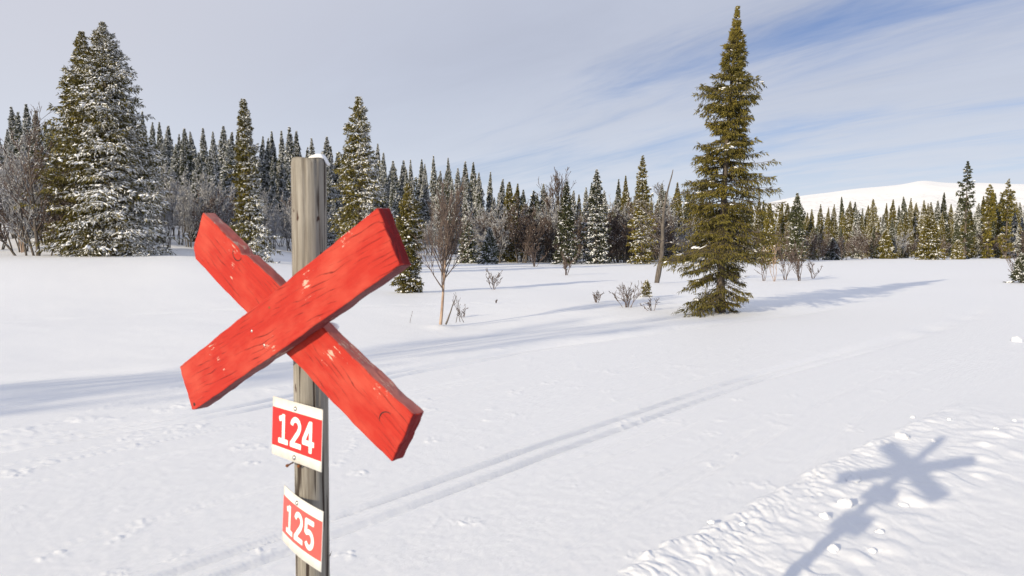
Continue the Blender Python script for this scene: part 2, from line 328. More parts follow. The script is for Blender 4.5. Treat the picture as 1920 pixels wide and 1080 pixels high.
def mat_red_paint(name='weathered_red_paint', lo=(0.35, 0.020, 0.014), hi=(0.43, 0.034, 0.021), worn=(0.47, 0.072, 0.046), chips=0.0, chip_col=(0.50, 0.36, 0.29), lines=1.0):
    m, nt, b = nodes_of(name); co = obj_coord(nt)
    g = tex_noise(nt, co, 1.0, 6, 0.65, (5, 130, 130)); broad = tex_noise(nt, co, 7, 4, 0.6, (1, 2, 2))
    c = mixc(nt, ramp(nt, g, [(0.3, (0, 0, 0)), (0.75, (1, 1, 1))]), lo, hi)
    c = mixc(nt, ramp(nt, broad, [(0.45, (0, 0, 0)), (0.75, (1, 1, 1))]), c, worn)
    # growth rings running out of the board's edge, open here and there into fine checks
    sep = nt.nodes.new('ShaderNodeSeparateXYZ'); nt.links.new(co, sep.inputs[0])
    wob = tex_noise(nt, co, 1.0, 3, 0.55, (3.5, 16, 16))
    v = mathn(nt, 'ADD', mathn(nt, 'SUBTRACT', sep.outputs['Z'], mathn(nt, 'MULTIPLY', sep.outputs['X'], -0.10)), mathn(nt, 'MULTIPLY', wob, 0.045))
    sn = mathn(nt, 'SINE', mathn(nt, 'MULTIPLY', v, 2 * math.pi * 88)); sn = mathn(nt, 'MULTIPLY', mathn(nt, 'ADD', sn, 1.0), 0.5)
    where = tex_noise(nt, co, 1.0, 4, 0.6, (9, 42, 42))
    ck = mathn(nt, 'MULTIPLY', ramp(nt, sn, [(0.93, (0, 0, 0)), (0.995, (0.8, 0.8, 0.8))]), ramp(nt, where, [(0.47, (0, 0, 0)), (0.62, (1, 1, 1))]))
    ck = mathn(nt, 'MULTIPLY', ck, lines)
    c = mixc(nt, ck, c, (0.10, 0.012, 0.010))
    ch = tex_noise(nt, co, 1.0, 5, 0.7, (38, 190, 190)); wh2 = tex_noise(nt, co, 11, 3, 0.5)
    ml = mathn(nt, 'MULTIPLY', ch, wh2); chip = ramp(nt, ml, [(0.392 - chips, (0, 0, 0)), (0.415 - chips, (1, 1, 1))])
    c = mixc(nt, chip, c, chip_col); nt.links.new(c, b.inputs['Base Color'])
    b.inputs['Roughness'].default_value = 0.6; b.inputs['Specular IOR Level'].default_value = 0.15
    n1 = bump(nt, b, g, 0.35, 0.0016); iv = nt.nodes.new('ShaderNodeInvert'); nt.links.new(ck, iv.inputs['Color'])
    bump(nt, b, iv.outputs[0], 0.6, 0.0018, n1); return m
def mat_old_wood():
    m, nt, b = nodes_of('weathered_post_wood'); co = obj_coord(nt)
    g = tex_noise(nt, co, 1.0, 6, 0.7, (150, 150, 5)); st = tex_noise(nt, co, 1.0, 5, 0.65, (60, 60, 3.2)); bl = tex_noise(nt, co, 1.0, 4, 0.6, (22, 22, 7))
    c = ramp(nt, g, [(0.25, (0.125, 0.112, 0.096)), (0.5, (0.245, 0.23, 0.205)), (0.75, (0.35, 0.33, 0.30))])
    c = mixc(nt, ramp(nt, st, [(0.50, (0, 0, 0)), (0.64, (0.85, 0.85, 0.85))]), c, (0.12, 0.10, 0.08))
    c = mixc(nt, ramp(nt, bl, [(0.45, (0, 0, 0)), (0.7, (0.6, 0.6, 0.6))]), c, (0.19, 0.175, 0.15))
    ck = tex_noise(nt, co, 1.0, 2, 0.5, (85, 85, 3.0)); crack = ramp(nt, ck, [(0.61, (0, 0, 0)), (0.65, (1, 1, 1))])
    c = mixc(nt, crack, c, (0.04, 0.03, 0.025))
    kn = tex_noise(nt, co, 1.0, 2, 0.5, (50, 50, 26)); c = mixc(nt, ramp(nt, kn, [(0.71, (0, 0, 0)), (0.74, (1, 1, 1))]), c, (0.06, 0.035, 0.028))
    nt.links.new(c, b.inputs['Base Color']); b.inputs['Roughness'].default_value = 0.85
    n1 = bump(nt, b, g, 0.5, 0.002); iv = nt.nodes.new('ShaderNodeInvert'); nt.links.new(crack, iv.inputs['Color']); bump(nt, b, iv.outputs[0], 0.6, 0.002, n1)
    return m
def mat_plain(name, col, rough=0.5, metal=0.0, vary=0.06):
    m, nt, b = nodes_of(name); co = obj_coord(nt)
    f = tex_noise(nt, co, 40, 4, 0.6); lo = tuple(c * (1 - vary) for c in col); hi = tuple(min(1, c * (1 + vary)) for c in col)
    nt.links.new(ramp(nt, f, [(0.3, lo), (0.7, hi)]), b.inputs['Base Color']); b.inputs['Roughness'].default_value = rough; b.inputs['Metallic'].default_value = metal
    return m
M_GROUND = mat_snow_ground(); M_SNOW = mat_snow_soft()
M_FROST = mat_snow_soft('frosted_needles', (0.62, 0.65, 0.70))
M_OLIVE = mat_needles('olive_needles', (0.046, 0.043, 0.012), (0.185, 0.162, 0.036))
M_GREEN = mat_needles('dark_needles', (0.024, 0.031, 0.018), (0.078, 0.088, 0.044))
M_BARK = mat_bark('spruce_bark', (0.06, 0.050, 0.042), (0.16, 0.135, 0.115))
M_DEAD = mat_bark('grey_dead_wood', (0.055, 0.048, 0.042), (0.165, 0.145, 0.13), 14)
M_BIRCH = mat_bark('birch_twigs', (0.075, 0.058, 0.050), (0.165, 0.125, 0.11), 9)
M_BIRCHP = mat_bark('pale_birch_bark', (0.20, 0.13, 0.10), (0.48, 0.37, 0.29), 12)
M_RIME = mat_bark('rimed_birch_twigs', (0.20, 0.195, 0.20), (0.40, 0.41, 0.44), 6)
M_RED = mat_red_paint()
M_REDEND = mat_red_paint('red_end_grain_shade', (0.13, 0.006, 0.009), (0.18, 0.010, 0.012), (0.20, 0.014, 0.016), -0.02, lines=0.3)  # end grain red darkened further: shade of the board ends painted in
M_REDTOP = mat_red_paint('dark_upper_edge', (0.10, 0.020, 0.026), (0.16, 0.035, 0.040), (0.17, 0.06, 0.06), 0.02, (0.30, 0.22, 0.18), 0.6)  # upper edges darker and duller than the board faces
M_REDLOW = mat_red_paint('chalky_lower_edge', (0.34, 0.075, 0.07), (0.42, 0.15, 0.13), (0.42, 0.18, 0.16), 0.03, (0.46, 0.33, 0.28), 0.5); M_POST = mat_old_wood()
M_WHITE = mat_plain('white_plate', (0.72, 0.71, 0.67), 0.45, 0.0, 0.10); M_PRINT = mat_plain('white_print', (0.80, 0.79, 0.77), 0.4)
M_RED124 = mat_plain('red_print', (0.52, 0.030, 0.028), 0.4); M_RED125 = mat_plain('faded_red_print', (0.60, 0.095, 0.085), 0.45)
M_STEEL = mat_plain('screw_steel', (0.45, 0.44, 0.42), 0.35, 1.0); M_RUST = mat_plain('rusty_iron', (0.20, 0.075, 0.03), 0.8, 0.2, 0.4)
M_DARK = mat_plain('dark_iron', (0.03, 0.028, 0.027), 0.6, 0.3)

# ------------------------------------------------------------------ the ground: one sheet out to the horizon
WELLS = []                                               # filled from the near plants below
NEAR = {'hero': on_ground(1350, 583), 'birch': on_ground(826, 601), 'snag': on_ground(1231, 531), 'small': on_ground(768, 549), 'sapling': on_ground(1212, 558)}
WELLS += [(*NEAR['hero'][:2], 0.9, 0.06), (*NEAR['birch'][:2], 0.35, 0.05), (*NEAR['snag'][:2], 0.5, 0.05), (*NEAR['small'][:2], 0.8, 0.05), (*NEAR['sapling'][:2], 0.4, 0.06)]
def ground_h(x, y):
    x = np.atleast_1d(np.asarray(x, float)); y = np.atleast_1d(np.asarray(y, float)); h = base_h(x, y)
    near = (np.hypot(x, y) < 60) & (y > 0.3)
    if near.any():
        r = np.hypot(x[near], y[near]); h[near] += (detail_h(x[near], y[near]) + wells(x[near], y[near], WELLS)) * sst(60, 42, r)
    return h
def build_ground():
    rr = [0.0, 0.3, 0.6, 0.9, 1.2, 1.4]; r = 1.5
    while r < 12000: rr.append(r); r += min(max(0.012, (0.00082 if r < 6 or r > 27 else 0.00050) * r * r), 0.055 * r)
    rr = np.array(rr)
    fa = np.linspace(-40.5, 40.5, 560); ca = np.concatenate([np.linspace(-180, -40.5, 72)[:-1], fa, np.linspace(40.5, 180, 72)[1:-1]])
    an = np.radians(ca); A, R = np.meshgrid(an, rr); X = (R * np.sin(A)).ravel(); Y = (R * np.cos(A)).ravel()
    Z = ground_h(X, Y); nr, na = len(rr), len(an)
    i = np.arange(nr - 1)[:, None]; j = np.arange(na)[None]; j2 = (j + 1) % na
    F = np.stack([i * na + j, i * na + j2, (i + 1) * na + j2, (i + 1) * na + j], -1).reshape(-1, 4)
    F = F[:, ::-1]
    o = link('snow_ground', mesh_from('snow_ground', np.stack([X, Y, Z], 1), F, M_GROUND), kind='structure')
    o['label'] = 'flat snow field with a groomed ski trail and tracks crossing it'
build_ground()

def build_mountain():
    px = np.array([900, 1150, 1300, 1400, 1440, 1500, 1560, 1600, 1650, 1690, 1715, 1728, 1750, 1785, 1830, 1880, 1930, 2050, 2250, 2600])
    py = np.array([462, 448, 415, 392, 379, 367, 360, 354, 350, 346, 340, 338, 342, 344, 343, 345, 346, 352, 385, 460])
    D = 4200.0; U = np.linspace(-0.1, 1.35, 260); prof = np.interp(U * FPX + 960, px, (HOR - py) / FPX * D)
    k = np.ones(5) / 5; prof = np.convolve(np.pad(prof, 2, 'edge'), k, 'valid')
    T = np.linspace(0, 1, 70); uu, tt = np.meshgrid(U, T); pr = np.tile(prof, (70, 1))
    depth = 2300 + tt * 1900 + 0 * uu; shape = sst(0.0, 1.0, tt) * 0.5 + 0.5 * tt
    X = uu * depth; Z = pr * shape + 10 * fbm(X / 260, depth / 200, 4) * np.sin(math.pi * tt) - 6 * (tt < 0.02)
    V = np.stack([X, depth, Z], -1).reshape(-1, 3); n = len(U)
    i = np.arange(69)[:, None]; j = np.arange(n - 1)[None]
    F = np.stack([i * n + j, i * n + j + 1, (i + 1) * n + j + 1, (i + 1) * n + j], -1).reshape(-1, 4)
    m, nt, b = nodes_of('mountain_snow'); geo = nt.nodes.new('ShaderNodeNewGeometry').outputs['Position']
    sep = nt.nodes.new('ShaderNodeSeparateXYZ'); nt.links.new(geo, sep.inputs[0])
    sp = ramp(nt, tex_noise(nt, geo, 0.045, 5, 0.7, (1, 0.35, 1)), [(0.50, (0, 0, 0)), (0.60, (1, 1, 1))])
    pa = tex_noise(nt, geo, 0.004, 3, 0.6, (1, 0.6, 1))
    mr = nt.nodes.new('ShaderNodeMapRange'); nt.links.new(sep.outputs['Z'], mr.inputs['Value'])
    mr.inputs['From Min'].default_value = 130; mr.inputs['From Max'].default_value = 300; mr.inputs['To Min'].default_value = 1; mr.inputs['To Max'].default_value = 0
    f = mixc(nt, 1.0, sp, mr.outputs[0], 'MULTIPLY'); f = mixc(nt, 1.0, f, ramp(nt, pa, [(0.35, (0.25, 0.25, 0.25)), (0.6, (0.9, 0.9, 0.9))]), 'MULTIPLY')
    nt.links.new(mixc(nt, f, (0.86, 0.87, 0.89), (0.22, 0.22, 0.23)), b.inputs['Base Color'])
    o = link('mountain', mesh_from('mountain', V, F, m), kind='structure'); o['label'] = 'low rounded snowy mountain far behind the trees'
build_mountain()

# ------------------------------------------------------------------ the trail marker
def local_mesh(name, V, F, mat, parent, R, c, smooth=True, nm=None):
    o = link(nm or name, mesh_from(name, V, F, mat, smooth), parent)
    M = Matrix(R.tolist()).to_4x4(); M.translation = Vector(c); o.matrix_local = parent.matrix_world.inverted() @ M if parent.matrix_world != Matrix() else M
    return o
def rot(yaw, pit, rol):
    cz, sz = math.cos(yaw), math.sin(yaw); cx, sx = math.cos(pit), math.sin(pit); cy, sy = math.cos(rol), math.sin(rol)
    return np.array([[cz, -sz, 0], [sz, cz, 0], [0, 0, 1]]) @ np.array([[1, 0, 0], [0, cx, -sx], [0, sx, cx]]) @ np.array([[cy, 0, sy], [0, 1, 0], [-sy, 0, cy]])
def board_geo(L, w, t, seed, edit=None):
    # rounded rectangle swept along x; y 0..t is the thickness, z the width
    r = 0.0028; q = []; nw, ntk = 14, 5
    for (cy, cz, a0) in ((t - r, w / 2 - r, 0), (r, w / 2 - r, 90), (r, -w / 2 + r, 180), (t - r, -w / 2 + r, 270)):
        for k in range(4): a = math.radians(a0 + k * 30); q.append((cy + r * math.cos(a), cz + r * math.sin(a)))
        nx = {0: None, 90: None, 180: None, 270: None}
        s = {0: [(1 - f) * (t - r) + f * r for f in np.linspace(0, 1, ntk)[1:-1]], 90: [(1 - f) * (w / 2 - r) - f * (w / 2 - r) for f in np.linspace(0, 1, nw)[1:-1]],
             180: [(1 - f) * r + f * (t - r) for f in np.linspace(0, 1, ntk)[1:-1]], 270: [-(1 - f) * (w / 2 - r) + f * (w / 2 - r) for f in np.linspace(0, 1, nw)[1:-1]]}[a0]
        for v in s: q.append({0: (v, w / 2), 90: (0.0, v), 180: (v, -w / 2), 270: (t, v)}[a0])
    q = np.array(q); n = len(q); xs = np.concatenate([[-L / 2, -L / 2 + 0.0012, -L / 2 + 0.003], np.linspace(-L / 2 + 0.008, L / 2 - 0.008, 150), [L / 2 - 0.003, L / 2 - 0.0012, L / 2]])
    ins = np.zeros(len(xs)); ins[[0, -1]] = 0.0028; ins[[1, -2]] = 0.0012
    cen = np.array([t / 2, 0]); V = []
    for x, d in zip(xs, ins):
        p = q - np.sign(q - cen) * d * (np.abs(q - cen) > np.array([t / 2, w / 2]) - r - 1e-6)
        V.append(np.column_stack([np.full(n, x), p]))
    V = np.concatenate(V)
    ed = (np.abs(np.abs(V[:, 2]) - w / 2) < 0.006)
    V[:, 2] += np.where(ed, 0.0016 * fbm(V[:, 0] * 22 + seed, V[:, 1] * 30 + seed, 3) * 2, 0)
    V[:, 1] += 0.0009 * fbm(V[:, 0] * 7 + seed * 3, V[:, 2] * 160, 3)
    en = np.abs(np.abs(V[:, 0]) - L / 2) < 0.01; V[:, 0] += np.where(en, 0.003 * fbm(V[:, 1] * 70 + seed, V[:, 2] * 60, 3), 0)
    if edit is not None: V = edit(V)
    nr = len(xs); i = np.arange(nr - 1)[:, None]; j = np.arange(n)[None]; j2 = (j + 1) % n
    F = np.stack([i * n + j, i * n + j2, (i + 1) * n + j2, (i + 1) * n + j], -1).reshape(-1, 4)
    T = np.concatenate([F[:, [0, 1, 2]], F[:, [0, 2, 3]]])
    c0 = len(V); V = np.concatenate([V, [V[:n].mean(0)], [V[-n:].mean(0)]]); k = np.arange(n); k2 = (k + 1) % n; o = (nr - 1) * n
    T = np.concatenate([T, np.stack([np.full(n, c0), k2, k], 1), np.stack([np.full(n, c0 + 1), o + k, o + k2], 1)])
    return V, T[:, ::-1]
PA_TOP, PA_BOT = at(579.0, 299, 1.505), at(586.5, 1080, 1.505)
def post_axis(z):
    k = (z - PA_BOT[2]) / (PA_TOP[2] - PA_BOT[2]); return PA_BOT + (PA_TOP - PA_BOT) * k
PR = 0.0375
def build_marker():
    gz = -0.15; b0 = post_axis(0.0)
    root = link('trail_marker', None); root.location = Vector(b0)
    root['label'] = 'weathered wooden post carrying a red wooden cross and two number plates'; root['category'] = 'trail marker'
    bpy.context.view_layer.update()
    # post
    ns, nz = 72, 220; zs = np.linspace(gz, PA_TOP[2], nz); ang = np.linspace(0, 2 * math.pi, ns, endpoint=False)
    V = []
    for z in zs:
        c = post_axis(z); rad = PR * (1 - 0.03 * (1.0 - (z / 2))) * (1 + 0.012 * np.array([vnoise(np.array([math.cos(a) * 1.5 + z * 1.2]), np.array([math.sin(a) * 1.5 + 5]))[0] for a in ang]))
        for (ca, wd, dp, z0, z1) in ((-1.62, 0.045, 0.0045, 1.62, 2.2), (-2.12, 0.035, 0.006, 0.2, 1.33), (-1.35, 0.03, 0.003, 0.9, 1.25), (-0.9, 0.03, 0.003, 1.3, 2.2)):
            e = np.angle(np.exp(1j * (ang - ca - 0.10 * math.sin(z * 5 + ca)))); rad = rad - dp * np.exp(-(e / wd) ** 2) * float(sst(z0, z0 + 0.08, z) * sst(z1, z1 - 0.08, z))
        zz = np.full(ns, z)
        if z > PA_TOP[2] - 1e-6: rad = rad * 0.955
        V.append(np.column_stack([c[0] + rad * np.cos(ang), c[1] + rad * np.sin(ang), zz + 0.0015 * np.cos(ang * 3) * (z > PA_TOP[2] - 0.02)]))
    V = np.concatenate(V); i = np.arange(nz - 1)[:, None]; j = np.arange(ns)[None]; j2 = (j + 1) % ns
    F = np.stack([i * ns + j, i * ns + j2, (i + 1) * ns + j2, (i + 1) * ns + j], -1).reshape(-1, 4); T = np.concatenate([F[:, [0, 1, 2]], F[:, [0, 2, 3]]])
    tc = len(V); V = np.concatenate([V, [PA_TOP + np.array([0, 0, 0.0015])]]); k = np.arange(ns); o = (nz - 1) * ns
    T = np.concatenate([T, np.stack([np.full(ns, tc), o + k, o + (k + 1) % ns], 1)])
    post = link('post', mesh_from('post', V - b0, T, M_POST), root); post['label'] = 'round grey weathered wooden post'
    # a cap of old snow on the far side of the post's top
    def heap(name, c, sx, sy, sz, parent, seed, cut=None, base=b0):
        nu, nv = 28, 16; u = np.linspace(0, 2 * math.pi, nu, endpoint=False); v = np.linspace(0, math.pi, nv); uu, vv = np.meshgrid(u, v)
        P = np.stack([np.sin(vv) * np.cos(uu), np.sin(vv) * np.sin(uu), np.cos(vv)], -1).reshape(-1, 3)
        P *= (1 + 0.22 * fbm(P[:, 0] * 2 + seed, P[:, 1] * 2 + P[:, 2] * 1.7, 3))[:, None]; P = P * np.array([sx, sy, sz])
        if cut: P = cut(P)
        i = np.arange(nv - 1)[:, None]; j = np.arange(nu)[None]; j2 = (j + 1) % nu
        F = np.stack([i * nu + j, (i + 1) * nu + j, (i + 1) * nu + j2, i * nu + j2], -1).reshape(-1, 4)
        return link(name, mesh_from(name, P + c - base, F, M_SNOW), parent)
    def cut(P):
        hang = sst(0.008, 0.026, P[:, 0]); P[:, 2] = np.where(P[:, 2] < 0, P[:, 2] * (0.15 + 1.8 * hang), P[:, 2]); P[:, 2] -= 0.016 * hang; return P
    h = heap('snow_cap', PA_TOP + np.array([0.021, 0.008, 0.003]), 0.022, 0.020, 0.010, root, 2, cut); h['label'] = 'small cap of snow on the post top'
    # the two boards of the cross
    yaw, pit = math.radians(-36.14), math.radians(0.63); L, w, t = 0.7935, 0.1158, 0.0322
    cf = np.array([-0.5031, 1.4200, 1.6400]); cb = np.array([-0.4796, 1.4461, 1.6383])
    Rf = rot(yaw, pit, math.radians(-27.0)); Rb = rot(yaw + math.radians(1.1), pit, math.radians(30.44))
    def ef(V):
        m = sst(-L / 2 + 0.02, -L / 2, V[:, 0]) * sst(-w / 2 + 0.02, -w / 2, V[:, 2]); V[:, 0] += 0.012 * m * sst(0.4 * t, t, V[:, 1]); V[:, 2] += 0.004 * m; return V
    Lb = 0.7733
    def eb(V):
        m = np.clip((-(V[:, 0] + Lb / 2) - (V[:, 2] + w / 2) * 1.0 + 0.026), 0, 1); V[:, 0] += m * 0.9; V[:, 2] += m * 0.25
        k = np.exp(-((V[:, 0] + 0.208) / 0.011) ** 2) * sst(w / 2 - 0.014, w / 2, V[:, 2]); V[:, 2] -= 0.008 * k
        return V
    V, T = board_geo(L, w, t, 1.3, ef); fb = link('cross_board', mesh_from('cross_board_front', V, T, M_RED), root)
    V, T = board_geo(Lb, w, t, 7.9, eb); bb = link('cross_board', mesh_from('cross_board_back', V, T, M_RED), root)
    for o, R, c in ((fb, Rf, cf), (bb, Rb, cb)):
        M = Matrix(R.tolist()).to_4x4(); M.translation = Vector(c - b0); o.matrix_local = M
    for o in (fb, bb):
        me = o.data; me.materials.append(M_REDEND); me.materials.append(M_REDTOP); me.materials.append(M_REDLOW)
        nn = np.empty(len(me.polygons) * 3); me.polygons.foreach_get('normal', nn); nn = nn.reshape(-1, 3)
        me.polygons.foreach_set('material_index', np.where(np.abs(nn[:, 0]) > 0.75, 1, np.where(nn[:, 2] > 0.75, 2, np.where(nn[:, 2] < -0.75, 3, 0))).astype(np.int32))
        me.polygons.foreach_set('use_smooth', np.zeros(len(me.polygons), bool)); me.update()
    fb['label'] = 'front red board of the cross rising to the right'; bb['label'] = 'rear red board of the cross falling to the right'
    # knots: a curved check ring with a darker core
    def ring(board, x, z, rad, a0, a1, seed):
        a = np.radians(np.linspace(a0, a1, 22)); g = Geo()
        p = np.column_stack([x + rad * np.cos(a) * 1.15, np.full(22, 0.0003), z + rad * np.sin(a)]); r = 0.0013 * np.sin(np.linspace(0.25, math.pi - 0.25, 22)) + 0.0002
        V_, F_ = tubes(p[:-1], p[1:], r[:-1], r[1:], 5); g.add(V_, F_); link('knot_check', g.mesh('knot_check', M_DARK), board)
    ring(bb, -0.222, 0.042, 0.015, 130, 385, 1); ring(bb, Lb / 2 - 0.045, 0.004, 0.020, 95, 215, 2)
    # nail heads and rusty holes on the front board
    def disc(nm, x, z, r, mat, board, hgt=0.0012):
        a = np.linspace(0, 2 * math.pi, 14, endpoint=False); V = np.concatenate([np.column_stack([x + r * np.cos(a), np.zeros(14), z + r * np.sin(a)]), np.column_stack([x + r * .7 * np.cos(a), np.full(14, -hgt), z + r * .7 * np.sin(a)]), [[x, -hgt * 1.15, z]]])
        k = np.arange(14); k2 = (k + 1) % 14
        F = np.concatenate([np.stack([k, k2, 14 + k2], 1), np.stack([k, 14 + k2, 14 + k], 1), np.stack([np.full(14, 28), 14 + k, 14 + k2], 1)]); link(nm, mesh_from(nm, V, F[:, ::-1], mat), board)
    for (x, z) in ((-0.045, -0.028), (-0.072, 0.016), (0.012, 0.034)): disc('nail_head', x, z, 0.0032, M_STEEL if x < 0 else M_RUST, fb)
    disc('nail_hole', -L / 2 + 0.018, -w / 2 + 0.013, 0.0045, M_DARK, fb, 0.0006)
    # snow caught behind the crossing
    p = at(622, 613, 1.46); h = heap('snow_patch', p, 0.016, 0.015, 0.010, root, 5); h['label'] = 'snow caught where the boards cross'
    # number plates
    def strokes(ch):
        ar = lambda cx, cy, rx, ry, a0, a1, n=14: [(cx + rx * math.cos(math.radians(a)), cy + ry * math.sin(math.radians(a))) for a in np.linspace(a0, a1, n)]
        return {'1': [[(0.33, 0.04), (0.33, 0.97)], [(0.36, 0.90), (0.08, 0.80)], [(0.05, 0.075), (0.61, 0.075)]],
                '2': [ar(0.34, 0.70, 0.235, 0.22, 172, -12) + [(0.50, 0.52), (0.10, 0.10)], [(0.03, 0.075), (0.66, 0.075)]],
                '4': [[(0.47, 0.0), (0.47, 0.985)], [(0.44, 0.93), (0.08, 0.34)], [(0.02, 0.285), (0.67, 0.285)]],
                '5': [[(0.12, 0.915), (0.62, 0.915)], [(0.155, 0.95), (0.135, 0.50)], [(0.135, 0.52)] + ar(0.36, 0.33, 0.225, 0.255, 105, -150, 18)]}[ch]
    def ribbon(pts, hw):
        p = np.array(pts, float); d = np.gradient(p, axis=0); d = d / np.linalg.norm(d, axis=1, keepdims=True); n = np.column_stack([-d[:, 1], d[:, 0]])
        k = np.ones(len(p))
        for i in range(1, len(p) - 1):
            a = p[i] - p[i - 1]; b = p[i + 1] - p[i]; c = np.dot(a, b) / np.linalg.norm(a) / np.linalg.norm(b); k[i] = 1 / max(0.6, math.sqrt((1 + c) / 2))
        P = [p[0] - d[0] * hw * 0.22] + list(p) + [p[-1] + d[-1] * hw * 0.22]; N = [n[0]] + list(n) + [n[-1]]; W = [0.72] + list(k) + [0.72]
        L_ = np.array([q + m * hw * s for q, m, s in zip(P, N, W)]); R_ = np.array([q - m * hw * s for q, m, s in zip(P, N, W)])
        nn = len(P); V = np.concatenate([L_, R_]); k = np.arange(nn - 1); F = np.stack([k, k + 1, nn + k + 1, nn + k], 1); return V, F
    def plate(text, c, R, pw, ph, redmat, bend, screws, label, digit_h, red_frac):
        bendf = lambda x: bend * x * x
        pl = link('number_plate', None, root); M = Matrix(R.tolist()).to_4x4(); M.translation = Vector(c - b0); pl.matrix_local = M; pl['label'] = label
        def sheet(nm, x0, x1, z0, z1, y, th, mat):
            xs = np.linspace(x0, x1, 17); zs_ = np.linspace(z0, z1, 5); X, Z = np.meshgrid(xs, zs_); n = 17
            fr = np.stack([X, y + bendf(X), Z], -1).reshape(-1, 3); i = np.arange(4)[:, None]; j = np.arange(16)[None]
            F = np.stack([i * n + j, i * n + j + 1, (i + 1) * n + j + 1, (i + 1) * n + j], -1).reshape(-1, 4)
            if th:
                bk = fr + np.array([0, th, 0]); m_ = len(fr); V = np.concatenate([fr, bk])
                edge = list(range(n)) + [n * k + n - 1 for k in range(1, 5)] + [4 * n + k for k in range(n - 2, -1, -1)] + [n * k for k in range(3, 0, -1)]
                e = np.array(edge); e2 = np.roll(e, -1); F = np.concatenate([F, F[:, ::-1] + m_, np.stack([e2, e, e + m_, e2 + m_], 1)])
            else: V = fr
            return link(nm, mesh_from(nm, V, F, mat, False), pl)
        sheet('plate_sheet', -pw / 2, pw / 2, -ph / 2, ph / 2, -0.0016, 0.0015, M_WHITE)
        sheet('red_panel', -pw / 2 + 0.0006, pw / 2 - 0.0006, -ph * red_frac / 2, ph * red_frac / 2, -0.0020, 0, redmat)
        dh = digit_h; dw = dh * 0.74; x0 = -1.5 * dw + 0.02 * dh; hw = 0.088
        for i, ch in enumerate(text):
            vs, fs, off = [], [], 0
            for s_i, st in enumerate(strokes(ch)):
                V, F = ribbon(st, hw); X = x0 + i * dw + V[:, 0] * dh; Z = (V[:, 1] - 0.5) * dh
                vs.append(np.stack([X, -0.0024 - 0.00012 * s_i + bendf(X), Z], 1)); fs.append(F + off); off += len(V)
            link('numeral', mesh_from('numeral_' + ch, np.concatenate(vs), np.concatenate(fs), M_PRINT, False), pl)
        for (sx, sz) in screws:
            nu, nv = 16, 6; V = [[sx, -0.0056 + bendf(sx), sz]]
            for k in range(1, nv):
                a = k / (nv - 1) * math.pi / 2; rr_ = 0.0056 * math.sin(a)
                for q_ in range(nu): b_ = 2 * math.pi * q_ / nu; V.append([sx + rr_ * math.cos(b_), -0.0016 - 0.0040 * math.cos(a) + bendf(sx), sz + rr_ * math.sin(b_)])
            F = [(0, 1 + (q_ + 1) % nu, 1 + q_) for q_ in range(nu)]
            for k in range(nv - 2):
                for q_ in range(nu): a_ = 1 + k * nu + q_; b_ = 1 + k * nu + (q_ + 1) % nu; F += [(a_, b_, b_ + nu), (a_, b_ + nu, a_ + nu)]
            link('screw', mesh_from('screw', np.array(V), np.array(F), M_STEEL), pl)
        return pl
    def seat(c0, yw, pt, rl):                             # slide the plate along its sight line until it touches the post
        R = rot(yw, pt, rl); e = np.array([0, 0, CAMH]); n = R @ np.array([0, 1, 0]); s = 1.0
        for _ in range(40):
            c = e + (c0 - e) * s; ax = post_axis(c[2]); gap = (ax - c)[:2] @ n[:2] / np.linalg.norm(n[:2]) - PR - 0.0032; s += gap / 1.5 * 0.7
        return e + (c0 - e) * s, R, s
    c, R, s = seat(np.array([-0.4518, 1.4125, 1.4134]), math.radians(-41.2), math.radians(-2.68), 0.0)
    plate('124', c, R, 0.1906 * s, 0.1262 * s, M_RED124, 0.0, [(0.0 - 0.004, 0.0495 * s), (-0.004, -0.0535 * s)], 'upper white and red plate reading 124', 0.064 * s, 0.66)
    c, R, s2 = seat(np.array([-0.4545, 1.4274, 1.2044]), math.radians(-48.3), math.radians(-2.45), math.radians(1.67))
    plate('125', c, R, 0.1906 * s2, 0.1262 * s2, M_RED125, 0.7, [(-0.012, 0.049 * s2)], 'lower faded plate reading 125', 0.064 * s2, 0.66)
    # two rusty nails under the upper plate
    def nail(p0, p1, r, mat_head):
        p0, p1 = np.array(p0), np.array(p1); d = unit((p1 - p0)[None])[0]; g = Geo()
        V_, F_ = tubes(p0[None] - b0, p1[None] - b0, np.array([r]), np.array([r]), 8); g.add(V_, F_)
        V_, F_ = tubes(p1[None] - b0, (p1 + d * 0.002)[None] - b0, np.array([r * 2.2]), np.array([r * 2.2]), 10); g.add(V_, F_)
        V_, F_ = lumps((p1 + d * 0.002)[None] - b0, d[None], np.array([0.0012]), np.array([r * 2.2]), np.array([r * 2.2])); g.add(V_, F_)
        link('nail', g.mesh('nail', mat_head), root)
    q = at(550, 867, 1.49); nail(q, at(539, 873, 1.445), 0.0017, M_RUST)
    q = at(562, 872, 1.48); nail(q, at(560, 874, 1.452), 0.0017, M_RUST)
    # a splinter standing off the post low down
    g = Geo(); p = at(616, 1047, 1.505); V_, F_, _ = spindles(np.array([p - b0]), np.array([[0.45, -0.1, 1.0]]), np.array([0.022]), np.array([0.003])); g.add(V_, F_); link('splinter', g.mesh('splinter', M_POST), root)
build_marker()

